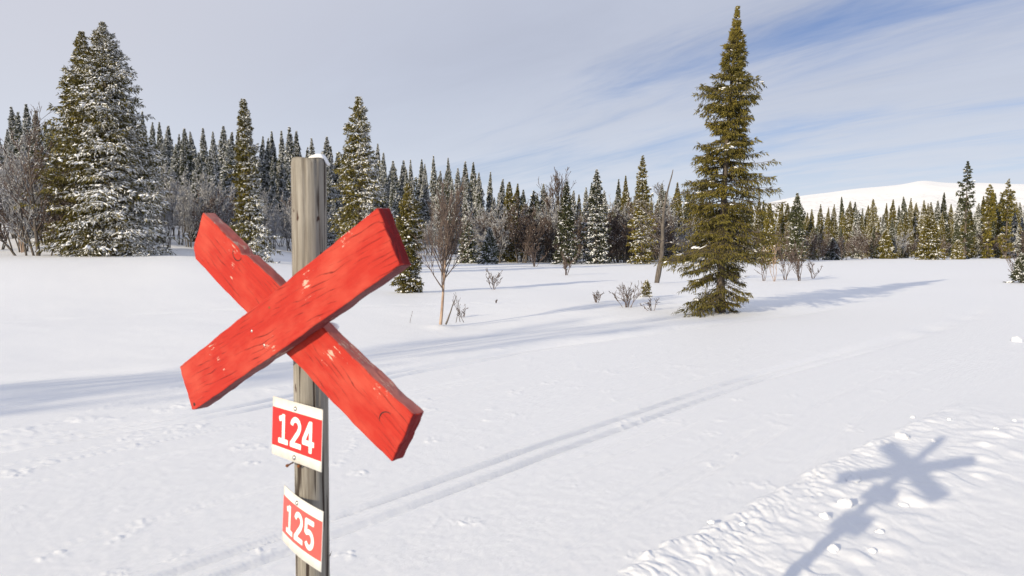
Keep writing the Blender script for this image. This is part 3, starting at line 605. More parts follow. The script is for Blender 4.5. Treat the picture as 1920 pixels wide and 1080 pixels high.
# ------------------------------------------------------------------ spruces
def spruce(name, seed, H, prof, branches=260, twigs=7, m=5, shoot=0.13, wid=0.035, z0=0.04, needles=None, flat=False, hang=0.35,
           snow=0.25, frost=0.0, frost_dir=None, keep=None, lean=(0, 0), trunk_r=None, droop=0.22, snow_size=1.0, twigw=0.010, wander=0.0, frost_low=0.0, spread=50, tint_bias=0.0, ragged=0.32):
    rg = np.random.default_rng(seed); needles = needles or M_GREEN; tr = trunk_r or H * 0.013
    pt = np.array(prof); NB = branches
    def axis(z):
        k = z / H; return np.stack([lean[0] * k * k + wander * np.sin(k * 5 + seed) * k * (1 - k), lean[1] * k * k + wander * np.cos(k * 4 + seed) * k * (1 - k), z], -1)
    # trunk
    zt = np.linspace(-0.25, H * 0.985, 26); at_ = axis(np.maximum(zt, 0)); at_[:, 2] = zt; rt = tr * np.clip(1 - zt / H, 0.02, 1) ** 0.9 * (1 + 0.25 * np.exp(-zt / (0.05 * H)))
    wood = Geo(); wood.add(*tubes(at_[:-1], at_[1:], rt[:-1], rt[1:], 7))
    # branches in loose whorls
    t = z0 + (1 - z0) * ((np.arange(NB) + 0.5) / NB) ** 0.92; t = np.clip(t + rg.normal(0, 0.006, NB), z0, 0.992)
    az = np.arange(NB) * 2.39996 + rg.normal(0, 0.25, NB)
    Lb = np.interp(t, pt[:, 0], pt[:, 1]) * np.where(rg.random(NB) < 0.12, rg.uniform(0.5, 0.8, NB), rg.uniform(0.78, 1.14, NB)) * (1 + ragged * 2 * vnoise(t * H * 1.1 + seed * 3.1, np.cos(az) * 1.3 + np.sin(az) * 1.7 + seed)) * (1 + 0.10 * np.sin(t * 40 + seed))
    on = np.ones(NB, bool)
    if keep is not None: on, Lb = keep(t, az, Lb, rg)
    t, az, Lb = t[on], az[on], Lb[on]; NB = len(t); Lb = np.maximum(Lb, 0.05)
    el = np.interp(t, [0, 0.3, 0.7, 0.9, 1.0], [-0.30, -0.12, 0.16, 0.55, 1.15]) + rg.normal(0, 0.10, NB)
    rad = np.stack([np.cos(az), np.sin(az), 0 * az], -1); tan = np.stack([-np.sin(az), np.cos(az), 0 * az], -1); base = axis(t * H)
    dr = droop * np.interp(t, [0, 0.6, 1], [1.25, 0.8, 0.0])
    def pos(s):                                          # s: (NB, k)
        r_ = Lb[:, None] * s * np.cos(el)[:, None]; z_ = Lb[:, None] * (s * np.sin(el)[:, None] - dr[:, None] * s ** 1.6 + dr[:, None] * 0.75 * s ** 3.2)
        return base[:, None] + rad[:, None] * r_[..., None] + np.array([0, 0, 1.]) * z_[..., None]
    ss = np.tile(np.linspace(0, 0.97, 5), (NB, 1)); P = pos(ss); lr = (0.006 + 0.011 * Lb)[:, None] * (1 - 0.8 * ss) * (0.5 if flat else 0.8)
    wood.add(*tubes(P[:, :-1].reshape(-1, 3), P[:, 1:].reshape(-1, 3), lr[:, :-1].ravel(), lr[:, 1:].ravel(), 3))
    # twigs both sides
    ns = twigs * 2; s = np.tile(np.repeat((np.arange(twigs) + 0.7) / twigs, 2), (NB, 1)) * 0.80 + 0.18; s = np.clip(s + rg.normal(0, 0.025, s.shape), 0.12, 1.0)
    side = np.tile(np.tile([1., -1.], twigs), (NB, 1)); tsz = np.interp(t, [0, 0.72, 0.9, 1.0], [1.0, 1.0, 0.72, 0.42])[:, None]; tl = (Lb[:, None] * 0.40 * (1.12 - 0.72 * s) + shoot * 0.4 * tsz) * rg.uniform(0.6, 1.25, s.shape)
    sp = np.radians(spread) + rg.normal(0, 0.18, s.shape)
    td = rad[:, None] * np.cos(sp)[..., None] + tan[:, None] * (side * np.sin(sp))[..., None] + np.array([0, 0, 1.]) * (-0.22 * np.interp(t, [0, .7, 1], [1.3, 0.7, -1.5])[:, None] + rg.normal(0, 0.14, s.shape))[..., None]
    tp = pos(s); td = unit(td); tp2 = tp.reshape(-1, 3); td2 = td.reshape(-1, 3); tl2 = tl.ravel(); tt = np.repeat(t, ns); taz = np.repeat(az, ns); NT = len(tp2)
    if not flat:
        V_, F_, _ = spindles(tp2, td2 + np.array([0, 0, -0.08]), tl2, np.full(NT, twigw * 1.4), 3, 0.15, rg=rg); wood.add(V_, F_)
    # shoots
    k = (np.arange(m) + 0.4) / m; sp_ = tp2[:, None] + td2[:, None] * (tl2[:, None] * k)[..., None]
    sp_[..., 2] -= hang * 0.10 * tl2[:, None] * k ** 2
    sd = td2[:, None] * 0.75 + rg.normal(0, 0.36, (NT, m, 3)) + np.array([0, 0, -1.]) * (hang * np.interp(tt, [0, .75, 1.0], [1.1, 0.8, -1.2])[:, None] * rg.uniform(0.3, 1.7, (NT, m)))[..., None]
    sl = shoot * rg.uniform(0.65, 1.35, (NT, m)) * np.interp(tt, [0, .72, .9, 1], [1.05, 1.0, 0.66, 0.36])[:, None]; sw = wid * rg.uniform(0.7, 1.3, (NT, m)) * np.interp(tt, [0, .72, .9, 1], [1.0, 1.0, 0.72, 0.45])[:, None]
    # tips of the branches and the leader
    tipn = 4; tpp = np.repeat(pos(np.full((NB, 1), 0.96))[:, 0], tipn, 0); tdd = np.repeat(rad * np.cos(el)[:, None] + np.array([0, 0, 1.]) * (np.sin(el) + 0.15)[:, None], tipn, 0) + rg.normal(0, 0.28, (NB * tipn, 3))
    lead = axis(np.array([H * 0.975] * 5)); ld = np.array([[0, 0, 1.]]) + rg.normal(0, 0.16, (5, 3)); ld[0] = (0, 0, 1.)
    sp_ = np.concatenate([sp_.reshape(-1, 3), tpp, lead]); sd = np.concatenate([sd.reshape(-1, 3), tdd, ld]); sl = np.concatenate([sl.ravel(), shoot * rg.uniform(.8, 1.4, NB * tipn) * np.repeat(np.interp(t, [0, .72, .9, 1], [1.0, 1.0, 0.66, 0.36]), tipn), np.array([1., .55, .5, .45, .4]) * H * 0.035]); sw = np.concatenate([sw.ravel(), wid * np.repeat(np.interp(t, [0, .72, .9, 1], [1.0, 1.0, 0.72, 0.45]), tipn), np.full(5, wid * 0.4)])
    sh_t = np.concatenate([np.repeat(tt, m), np.repeat(t, tipn), np.ones(5)]); sh_az = np.concatenate([np.repeat(taz, m), np.repeat(az, tipn), np.zeros(5)])
    patch = np.concatenate([np.repeat(np.repeat(rg.random(NB), ns), m), np.repeat(rg.random(NB), tipn), np.zeros(5)])
    keepm = rg.random(len(sp_)) > 0.10; fr = np.full(len(sp_), frost)
    if frost_dir is not None: fr = frost * (0.12 + 0.88 * sst(-0.55, 0.55, np.cos(sh_az - frost_dir) + 0.9 * (patch - 0.5)))
    fr = np.clip(fr + frost_low * sst(0.45, 0.1, sh_t), 0, 0.95) * np.clip(0.45 + 1.1 * patch, 0, 1.3)
    tw_r = np.concatenate([np.repeat(rg.random(NT), m), rg.random(NB * tipn), np.ones(5)])
    white = (tw_r < fr) & (rg.random(len(sp_)) < 0.9); tint = np.clip(0.45 * patch + 0.55 * rg.random(len(sp_)) + tint_bias, 0, 1)
    make = blades if flat else spindles
    cr = Geo(); q = keepm
    V_, F_, A_ = make(sp_[q], sd[q], sl[q], sw[q], tint=tint[q], rg=rg); cr.add(V_, F_, A_)
    sn = Geo(); q = keepm & white
    if q.any():
        V_, F_, _ = make(sp_[q] + np.array([0, 0, wid * 0.45]), sd[q] + np.array([0, 0, 0.06]), sl[q] * 0.97, sw[q] * 1.05, rg=rg); sn.add(V_, F_)
    # heaps lying on twigs and along the limbs
    q = rg.random(NT) < snow * (0.35 + 1.3 * np.repeat(rg.random(NB), ns))
    if frost_dir is not None: q &= rg.random(NT) < (0.35 + 0.65 * sst(-0.8, 0.5, np.cos(taz - frost_dir)))
    if q.any():
        c = tp2[q] + td2[q] * (tl2[q] * rg.uniform(0.3, 0.75, q.sum()))[:, None]; n_ = q.sum(); L_ = np.minimum(tl2[q] * rg.uniform(0.25, 0.45, n_), 0.24 * snow_size) + 0.02
        c[:, 2] += 0.008 * snow_size; dq = td2[q] + np.array([0, 0, -0.1])
        for rep_ in range(2 if flat else 3):
            f_ = rg.uniform(0.35, 0.8, n_); j_ = rg.normal(0, 0.45, (n_, 3)) * (L_ * np.array([0.9]))[:, None] * np.array([1, 1, 0.12]); sn.add(*lumps(c + j_, dq + rg.normal(0, 0.3, (n_, 3)) * np.array([1, 1, 0.3]), L_ * f_, L_ * f_ * rg.uniform(0.35, 0.7, n_), 0.022 * snow_size * rg.uniform(0.6, 1.4, n_), rg, flat))
    parts = {'trunk': wood.mesh(name + '_trunk', M_BARK), 'crown': cr.mesh(name + '_crown', needles, smooth=False, attr=True)}
    if sn.n: parts['snow'] = sn.mesh(name + '_snow', M_SNOW, smooth=True)
    parts['H'] = H; return parts
def top_h(px_top, dist, zb): return float(at(960, px_top, dist)[2] - zb)
def place(px, dist):
    y = dist; x = 0.0; z = 0.0
    for _ in range(3):
        fw = y * math.cos(PITCH) - (z - CAMH) * math.sin(PITCH); x = (px - 960) / FPX * fw; z = float(base_h(x, y))
    return np.array([x, y, z])
def add_tree(name, parts, loc, label, category, group=None, rz=0.0, scale=1.0, sxy=1.0, tilt=(0.0, 0.0)):
    root = link(name, None); root.location = Vector(loc); root.rotation_euler = (tilt[0], tilt[1], rz); root.scale = (scale * sxy, scale * sxy, scale)
    root['label'] = label; root['category'] = category
    if group: root['group'] = group
    for k, me in parts.items():
        if k != 'H':
            c_ = link(k, me, root)
            if k in ('snow', 'twigs', 'stems'): c_['kind'] = 'stuff'
    return root
PXM = lambda d: d / FPX                                  # metres per pixel at a distance

# the tall olive spruce beside the trail
b = NEAR['hero']; D = b[1]; k_ = PXM(D); H = top_h(15, D, b[2]); b[2] += 0.03
def keep_hero(t, az, L, rg):
    low = t < 0.19; left = np.cos(az - 2.9) > 0.25
    on = np.where(low, np.where(left, rg.random(len(t)) < 0.85, rg.random(len(t)) < 0.55), rg.random(len(t)) < 0.90)
    L = np.where(low & ~left, L * 0.58, L); return on, L
hero = spruce('hero_spruce', 11, H, [(0, 90 * k_), (0.03, 86 * k_), (0.10, 83 * k_), (0.14, 66 * k_), (0.20, 80 * k_), (0.30, 83 * k_), (0.42, 72 * k_), (0.52, 60 * k_), (0.62, 43 * k_), (0.72, 40 * k_), (0.82, 28 * k_), (0.90, 15 * k_), (0.96, 6 * k_), (1, 2 * k_)],
              branches=450, twigs=8, m=8, shoot=0.118, wid=0.023, ragged=0.46, z0=0.025, needles=M_OLIVE, hang=0.95, snow=0.022, frost=0.0, keep=keep_hero, lean=(0.36, 0.0), trunk_r=0.13, droop=0.30, snow_size=0.75)
r = add_tree('spruce_tree', hero, b, 'tall olive-green spruce standing alone beside the groomed trail', 'spruce tree')
g = Geo(); rg = np.random.default_rng(5); n = 190; a = rg.random(n) * 6.28; z = rg.uniform(0.02, 2.3, n) ** 1.0; q = rg.random(n) < np.where(np.cos(a) > -0.2, 1.0, 0.4)
p0 = np.stack([0.07 * np.cos(a) + 0.01 * z, 0.07 * np.sin(a), z], -1); d = np.stack([np.cos(a), np.sin(a), rg.uniform(-0.5, 0.15, n)], -1); Ld = rg.uniform(0.3, 0.95, n) * np.where(np.cos(a) > 0, 1.0, 0.8)
V_, F_, _ = spindles(p0[q], d[q], Ld[q], np.full(q.sum(), 0.016), 3, 0.2); g.add(V_, F_)
for rep in range(7):
    f = rg.uniform(0.3, 0.95, n); V_, F_, _ = spindles(p0[q] + unit(d[q]) * (Ld[q] * f[q])[:, None], d[q] + rg.normal(0, 0.6, (q.sum(), 3)) + np.array([0, 0, -0.35]), rg.uniform(0.10, 0.30, q.sum()), np.full(q.sum(), 0.010), 3, 0.2); g.add(V_, F_)
link('dead_branches', g.mesh('dead_branches', M_DEAD), r)['kind'] = 'stuff'

# the broad pair at the edge of the wood
dA = 46.5; kA = PXM(dA); pA = place(212, dA); HA = top_h(46, dA, pA[2])
def keep_full(t, az, L, rg): return rg.random(len(t)) < 0.97, L
big = spruce('frosted_big', 21, HA, [(0, 108 * kA), (0.05, 108 * kA), (0.12, 100 * kA), (0.3, 90 * kA), (0.45, 74 * kA), (0.6, 62 * kA), (0.72, 50 * kA), (0.82, 34 * kA), (0.9, 22 * kA), (0.96, 10 * kA), (1, 4 * kA)],
             branches=540, twigs=7, m=7, shoot=0.25, wid=0.066, z0=0.012, flat=True, needles=M_OLIVE, hang=0.65, snow=0.20, frost=0.62, frost_dir=-0.35, frost_low=0.30, lean=(-0.2, 0), trunk_r=0.24, droop=0.28, snow_size=2.6, twigw=0.02)
add_tree('spruce_tree', big, pA, 'broad spruce with frosted branches, the taller of the joined pair', 'spruce tree', 'joined pair of big spruces')
pB = place(168, dA + 0.6); HB = top_h(62, dA + 0.6, pB[2])
big2 = spruce('olive_big', 22, HB, [(0, 60 * kA), (0.1, 66 * kA), (0.3, 72 * kA), (0.45, 64 * kA), (0.6, 50 * kA), (0.75, 34 * kA), (0.88, 18 * kA), (0.96, 9 * kA), (1, 4 * kA)],
              branches=400, twigs=7, m=7, shoot=0.25, wid=0.066, z0=0.04, flat=True, needles=M_OLIVE, hang=0.6, snow=0.16, frost=0.42, frost_dir=0.0, trunk_r=0.2, droop=0.26, snow_size=2.6, twigw=0.02)
add_tree('spruce_tree', big2, pB, 'olive spruce with little frost merging into its broader frosted twin', 'spruce tree', 'joined pair of big spruces')

def single(seed, px, dist, row_top, prof_px, label, **kw):
    p = place(px, dist); k = PXM(dist); Ht = top_h(row_top, dist, p[2]); a = dict(shoot=0.0046 * dist, wid=0.00125 * dist, twigw=0.0004 * dist, snow_size=0.055 * dist, ragged=0.42, flat=dist > 40); a.update(kw)
    t_ = spruce('spruce_%d' % seed, seed, Ht, [(f, w * k * 0.84) for f, w in prof_px], **a)
    return add_tree('spruce_tree', t_, p, label, 'spruce tree')
def keep_slender(t, az, L, rg): return rg.random(len(t)) < np.where(np.abs(t - 0.40) < 0.03, 0.5, 0.98), L
single(31, 468, 46.0, 187, [(0, 58), (0.1, 50), (0.22, 38), (0.36, 26), (0.42, 17), (0.5, 23), (0.62, 24), (0.72, 19), (0.78, 11), (0.84, 14), (0.9, 13), (0.96, 8), (1, 2)],
       'slender snowy spruce between the cross and the broad frosted pair', branches=300, twigs=5, m=7, z0=0.02, needles=M_OLIVE, snow=0.26, frost=0.62, frost_dir=0.3, keep=keep_slender, hang=0.6, lean=(-0.15, 0), wander=0.25)
single(32, 676, 47.0, 183, [(0, 66), (0.15, 64), (0.35, 54), (0.5, 50), (0.65, 38), (0.78, 30), (0.88, 20), (0.95, 10), (1, 3)],
       'full snowy spruce rising between the post and the right arm of the cross', branches=330, twigs=6, m=7, z0=0.02, needles=M_OLIVE, snow=0.36, frost=0.72, frost_dir=0.4, hang=0.55, droop=0.3)
b = NEAR['small']; single(33, 768, b[1], 345, [(0, 30), (0.1, 31), (0.25, 24), (0.36, 16), (0.45, 27), (0.6, 26), (0.75, 22), (0.88, 12), (1, 2)],
       'green spruce just past the right end of the cross, thinning near its foot', branches=190, twigs=6, m=6, z0=0.01, needles=M_OLIVE, snow=0.13, frost=0.22, frost_dir=0.2, hang=0.5)
MID = [  # px, distance, top row, profile, label, keywords
    (878, 80, 412, 'lowbush', 'small dark spruce with a snowy skirt right of the young birch', dict(frost=.3, snow=.3)),
    (918, 76, 428, 'lowbush', 'low bushy snow-flecked spruce in front of the wood, near the middle', dict(frost=.35, snow=.4)),
    (955, 84, 342, 'tall', 'pointed spruce with snow shelves, left of the bare crowned birch', dict(frost=.15, snow=.4, needles=M_OLIVE)),
    (1062, 77, 341, 'tall', 'dark full spruce with a sunlit olive tip, right of the bare crowned birch', dict(frost=.12, snow=.28)),
    (1118, 79, 319, 'column', 'column-shaped frosted spruce between the dark spruce and the leaning snag', dict(frost=.42, snow=.2)),
    (1203, 76, 292, 'tall', 'tall olive spruce close behind the leaning dead snag', dict(frost=.08, snow=.3, needles=M_OLIVE)),
    (1440, 78, 384, 'tall', 'olive spruce half hidden by the right side of the tall trail-side spruce', dict(frost=.1, snow=.25, needles=M_OLIVE)),
    (1492, 92, 363, 'tall', 'dark spruce with a thin top behind the bare birch bushes', dict(frost=.15, snow=.25)),
    (1808, 112, 303, 'pine', 'tallest spruce against the mountain, with a bare lower trunk', dict(frost=.03, snow=.05)),
    (1851, 118, 346, 'pine', 'pointed spruce just right of the tall bare-trunked one', dict(frost=.05, snow=.1, needles=M_OLIVE)),
    (1885, 116, 336, 'pine', 'thin-topped spruce near the right edge of the photograph', dict(frost=.05, snow=.08, needles=M_OLIVE)),
    (1660, 113, 432, 'lowbush', 'low snow-dotted spruce at the wood edge, leftmost of the open right field', dict(frost=.15, snow=.5, needles=M_OLIVE)),
    (1742, 103, 405, 'wide', 'wide olive spruce standing forward on the snow under the mountain top', dict(frost=.1, snow=.4, needles=M_OLIVE)),
    (1795, 106, 452, 'lowbush', 'knee-like little snowy spruce below the tall bare-trunked one', dict(frost=.2, snow=.5, needles=M_OLIVE)),
    (1560, 104, 448, 'lowbush', 'small very snowy spruce right of the bare birch bushes', dict(frost=.4, snow=.6)),
]
PR_ = {'lowbush': [(0, .30), (.1, .30), (.4, .2), (.8, .07), (1, .01)], 'tall': [(0, .17), (.1, .17), (.4, .125), (.7, .075), (.9, .028), (1, .004)], 'column': [(0, .17), (.1, .18), (.5, .16), (.68, .10), (.78, .055), (.9, .05), (1, .008)],
       'wide': [(0, .34), (.1, .34), (.4, .24), (.7, .13), (.9, .05), (1, .01)], 'pine': [(0, .10), (.3, .09), (.4, .05), (.5, .075), (.7, .09), (.85, .06), (.95, .02), (1, .005)]}
for i, (px, dist, top, pk, lab, kw) in enumerate(MID):
    p = place(px, dist); Ht = top_h(top, dist, p[2]); a = dict(branches=200, twigs=4, m=5, shoot=0.0036 * dist, wid=0.0014 * dist, twigw=0.0003 * dist, snow_size=0.030 * dist, hang=0.55, z0=0.01, ragged=0.5, flat=True)
    if pk == 'pine':
        a['keep'] = lambda t, az, L, rg: (rg.random(len(t)) < np.where(t < 0.52, np.where(t < 0.42, 0.5, 0.18), 0.85), L)
    if px > 1800: a.update(ragged=0.7, branches=130)
    a.update(kw); t_ = spruce('mid_spruce_%d' % i, 50 + i, Ht, [(f, w * Ht * (0.62 if px > 1800 and pk != 'lowbush' else 0.76 if pk in ('tall', 'column') else 0.85)) for f, w in PR_[pk]], **a)
    add_tree('spruce_tree', t_, p, lab, 'spruce tree')

# saplings
b = NEAR['sapling']; t_ = spruce('sapling', 90, 0.62, [(0, .17), (.3, .17), (.6, .12), (.9, .04), (1, .01)], branches=46, twigs=3, m=5, shoot=0.07, wid=0.018, needles=M_OLIVE, snow=0.10, z0=0.05, hang=0.1, snow_size=1.2)
add_tree('spruce_sapling', t_, b, 'tiny green spruce sapling poking from the snow left of the tall spruce', 'sapling')
b = on_ground(1914, 531); t_ = spruce('edge_sapling', 91, 1.5, [(0, .5), (.3, .4), (.6, .24), (.9, .08), (1, .02)], branches=70, twigs=4, m=5, shoot=0.16, wid=0.035, needles=M_GREEN, snow=0.25, frost=.2, z0=0.1, snow_size=1.8)
add_tree('spruce_sapling', t_, b, 'snow-flecked spruce sapling at the right edge of the photograph beside the trail', 'sapling')

ORD = ['first', 'second', 'third', 'fourth', 'fifth', 'sixth', 'seventh', 'eighth', 'ninth', 'tenth', 'eleventh', 'twelfth', 'thirteenth', 'fourteenth', 'fifteenth', 'sixteenth', 'seventeenth', 'eighteenth', 'nineteenth', 'twentieth']
ORD += ['twenty-' + o for o in ORD[:9]] + ['thirtieth'] + ['thirty-' + o for o in ORD[:9]] + ['fortieth'] + ['forty-' + o for o in ORD[:9]]
# the wood itself: alike spruces in many copies
WOOD = {'frost': [], 'olive': []}
for v in range(7):
    Hh = 10.0; w = [0.95, 1.15, 0.8, 1.05, 1.3, 0.9, 0.75][v]
    WOOD['frost'].append(spruce('wood_frosted_%d' % v, 120 + v, Hh, [(0, 1.3 * w), (.15, 1.3 * w), (.45, 1.0 * w), (.68, .62 * w), (.82, .34 * w), (.92, .15 * w), (1, .02)], branches=210, twigs=5, m=5, shoot=0.32, wid=0.085, z0=0.02, flat=True, needles=M_GREEN, hang=0.75, snow=0.12, frost=[.60, .72, .52, .75, .66, .5, .7][v], snow_size=3.4, droop=0.32, lean=(0.25 * math.sin(v * 2), 0.2 * math.cos(v))))
for v in range(6):
    w = [1.0, 1.25, 0.85, 1.1, 0.95, 1.2][v]
    WOOD['olive'].append(spruce('wood_olive_%d' % v, 140 + v, 10.0, [(0, 1.5 * w), (.15, 1.5 * w), (.45, 1.1 * w), (.68, .66 * w), (.82, .36 * w), (.92, .16 * w), (1, .02)], branches=200, twigs=5, m=5, shoot=0.32, wid=0.085, z0=0.02, flat=True, needles=M_OLIVE if v % 3 else M_GREEN, hang=0.6, snow=0.14, frost=[.05, .12, .08, .16, .06, .2][v], snow_size=3.4, droop=0.3, lean=(0.2 * math.sin(v * 3), 0.2 * math.cos(v))))
rg = np.random.default_rng(99)
SKY = np.array([(-80, 255), (0, 240), (60, 205), (110, 250), (270, 208), (320, 238), (380, 252), (420, 240), (500, 252), (560, 258), (600, 262), (650, 285), (720, 288), (760, 300), (820, 306), (880, 305), (905, 335), (980, 345), (1060, 368), (1150, 345), (1210, 350), (1290, 352), (1330, 372), (1500, 384), (1620, 390), (1720, 378), (1800, 374), (1860, 372), (1990, 364)], float)
def d_edge(px): return float(np.interp(px, [-100, 300, 500, 760, 900, 1000, 1250, 1400, 1500, 1650, 1990], [58, 58, 66, 80, 86, 86, 84, 88, 100, 117, 117]))
def region(px):
    for lim, nm in ((108, 'left of the broad frosted pair'), (430, 'right of the frosted pair'), (545, 'between slender spruce and post'), (640, 'just right of the post'), (760, 'behind the cross arm'), (905, 'behind the young birch'),
                    (1040, 'left of the crowned birch'), (1290, 'behind the leaning snag'), (1440, 'behind the tall trail-side spruce'), (1560, 'behind the birch bushes'), (1720, 'left of the mountain top'), (9999, 'right of the mountain top')):
        if px < lim: return nm
count = {}
def wood_tree(px, dist, top, kind, row):
    p = place(px, dist); Ht = min(max(top_h(top, dist, p[2]), 3.5), 19.0); parts = WOOD[kind][rg.integers(len(WOOD[kind]))]
    reg = region(px); rowname = {0: 'front row', 1: 'middle row', 2: 'back row'}[row]; look = {'frost': 'frosted spruce', 'olive': 'olive spruce'}[kind]
    key = (reg, row); count[key] = count.get(key, 0) + 1
    lab = '%s, %s from left in the %s %s' % (look, ORD[count[key] - 1], rowname, reg)
    add_tree('spruce_tree', parts, p, lab, 'spruce tree', 'spruces of the wood ' + reg, tilt=(rg.normal(0, 0.022), rg.normal(0, 0.022)), rz=rg.random() * 6.28, scale=Ht / 10.0, sxy=rg.uniform(0.58, 0.92) * (10.0 / Ht) ** 0.25)
def kind_at(px): return 'frost' if px < 900 or (px < 1300 and rg.random() < 0.45) or rg.random() < 0.10 else 'olive'
# skyline trees, told apart by their tops
px = -60.0
while px < 1985:
    top = float(np.interp(px, SKY[:, 0], SKY[:, 1])) + rg.normal(0, 9); wood_tree(px, d_edge(px) + rg.uniform(22, 46), top, kind_at(px), 2)
    px += rg.uniform(8, 19)
px = -70.0
while px < 1990:
    top = float(np.interp(px, SKY[:, 0], SKY[:, 1])) + rg.uniform(8, 46); wood_tree(px, d_edge(px) + rg.uniform(8, 24), top, kind_at(px), 1)
    px += rg.uniform(18, 36)
px = -60.0
while px < 1990:
    open_ = 690 < px < 920 or 470 < px < 560
    if not open_ or rg.random() < 0.15:
        top = float(np.interp(px, SKY[:, 0], SKY[:, 1])) * 0.45 + HOR * 0.55 - rg.uniform(0, 45); wood_tree(px, d_edge(px) + rg.uniform(0, 8), top, kind_at(px), 0)
    px += rg.uniform(34, 74) if px < 1480 else rg.uniform(20, 40)
# what lies behind: a far-off mass of spruces nobody could count
def far_mass():
    g1, g2, gs = Geo(), Geo(), Geo(); src = [spruce('far_%d' % v, 160 + v, 10.0, [(0, 1.1), (.2, 1.1), (.6, .65), (.88, .2), (1, .02)], branches=60, twigs=2, m=2, shoot=0.75, wid=0.26, z0=0.02, flat=True, hang=0.7, snow=0.0, frost=f) for v, f in enumerate((.1, .2, .35))]
    arr = []
    for p in src:
        d = {}
        for k in ('crown', 'snow'):
            me = p[k]; V = np.empty(len(me.vertices) * 3); me.vertices.foreach_get('co', V); F = np.empty(len(me.loops), np.int32); me.loops.foreach_get('vertex_index', F); d[k] = (V.reshape(-1, 3), F.reshape(-1, 3))
        arr.append(d)
    r2 = np.random.default_rng(4)
    for n_ in range(230):
        px = r2.uniform(-100, 2050); d_ = d_edge(px) + (r2.uniform(40, 240) if px > 1300 else r2.uniform(34, 62)); p = place(px, d_)
        s_ = (r2.uniform(0.75, 1.15) if px > 1000 else r2.uniform(0.8, 1.05)); c_, n2 = math.cos(r2.random() * 6), math.sin(r2.random() * 6)
        top = float(np.interp(px, SKY[:, 0], SKY[:, 1])) + 6; s_ = min(s_, max(top_h(top, d_, p[2]), 3) / 10.0)
        A_ = arr[2 if px < 900 else r2.integers(2)]; R_ = np.array([[c_, -n2, 0], [n2, c_, 0], [0, 0, 1]]); R_[:2, :2] /= math.sqrt(c_ * c_ + n2 * n2)
        for k, G_ in (('crown', g1 if (px < 900 or n_ % 3 == 0) else g2), ('snow', gs)): V, F = A_[k]; G_.add((V * s_) @ R_.T + p, F, np.full(len(V), r2.random()))
    root = link('distant_forest', None, kind='stuff'); root['label'] = 'far-off mass of spruces filling the gaps behind the wood'
    link('dark_crowns', g1.mesh('far_dark', M_GREEN, False, True), root); link('olive_crowns', g2.mesh('far_olive', M_OLIVE, False, True), root); link('snow', gs.mesh('far_snow', M_SNOW, False), root)
far_mass()

# ------------------------------------------------------------------ bare birches, bushes, the snag
def bare(name, seed, stems, levels, mat, mat_stem=None, snow=0.0, sides=4, minr=0.004, up=0.55, wig=0.12, ch=(5, 4, 3), lenf=(0.5, 0.45, 0.4), ang=(0.7, 0.75, 0.8), start=0.25):
    """stems: list of (base xyz, direction, length, radius)"""
    rg = np.random.default_rng(seed); st, tw, sn = Geo(), Geo(), Geo(); seg = [[], []]
    def grow(p, d, L, r, lev):
        n = 7 if lev == 0 else (5 if lev == 1 else 3); pts = [np.array(p, float)]; d = np.array(d, float); d /= np.linalg.norm(d); ds = []
        for i in range(n):
            d = d + rg.normal(0, wig, 3) + np.array([0, 0, up * 0.12 * (lev > 0)]); d /= np.linalg.norm(d); pts.append(pts[-1] + d * L / n); ds.append(d)
        rr = [max(r * (1 - 0.85 * (i / n)), minr) for i in range(n + 1)]
        for i in range(n): seg[0 if lev == 0 else 1].append((pts[i], pts[i + 1], rr[i], rr[i + 1]))
        if lev + 1 < levels:
            for c_ in range(ch[min(lev, len(ch) - 1)]):
                f = start + (1 - start) * (c_ + rg.random()) / ch[min(lev, len(ch) - 1)] if lev == 0 else rg.uniform(0.2, 1.0); f = min(f, 0.98); i = min(int(f * n), n - 1)
                q = pts[i] + (pts[i + 1] - pts[i]) * (f * n - i); dd = ds[i]; s_ = np.cross(dd, rg.normal(0, 1, 3)); s_ /= np.linalg.norm(s_); an = ang[min(lev, len(ang) - 1)] * rg.uniform(0.6, 1.25)
                grow(q, dd * math.cos(an) + s_ * math.sin(an) + np.array([0, 0, up * 0.25]), L * lenf[min(lev, len(lenf) - 1)] * rg.uniform(0.6, 1.25) * (1.15 - 0.6 * f if lev == 0 else 1), max(rr[i] * 0.6, minr), lev + 1)
    for (p, d, L, r) in stems: grow(p, d, L, r, 0)
    parts = {'H': 1}
    for k, (nm, mt, sd) in enumerate((('trunk', mat_stem or mat, 6), ('twigs', mat, 3))):
        if seg[k]:
            a = [np.array([s_[i] for s_ in seg[k]]) for i in range(4)]; g_ = Geo(); g_.add(*tubes(a[0], a[1], a[2], a[3], sd)); parts[nm] = g_.mesh(name + '_' + nm, mt)
            if snow > 0:
                dz = np.abs(unit(a[1] - a[0])[:, 2]); m_ = (rg.random(len(dz)) < snow * (1.1 - dz)) & (dz < 0.85)
                if m_.any():
                    Lh = np.linalg.norm(a[1] - a[0], axis=1)[m_] * 0.5; rr_ = np.maximum(a[2][m_] * 1.1, minr * 1.6); sn.add(*lumps((a[0][m_] + a[1][m_]) / 2 + np.stack([0 * rr_, 0 * rr_, rr_ * 0.8], -1), (a[1] - a[0])[m_], Lh, rr_ * 1.25, rr_ * 1.1, rg, True))
    if sn.n: parts['snow'] = sn.mesh(name + '_snow', M_SNOW)
    return parts

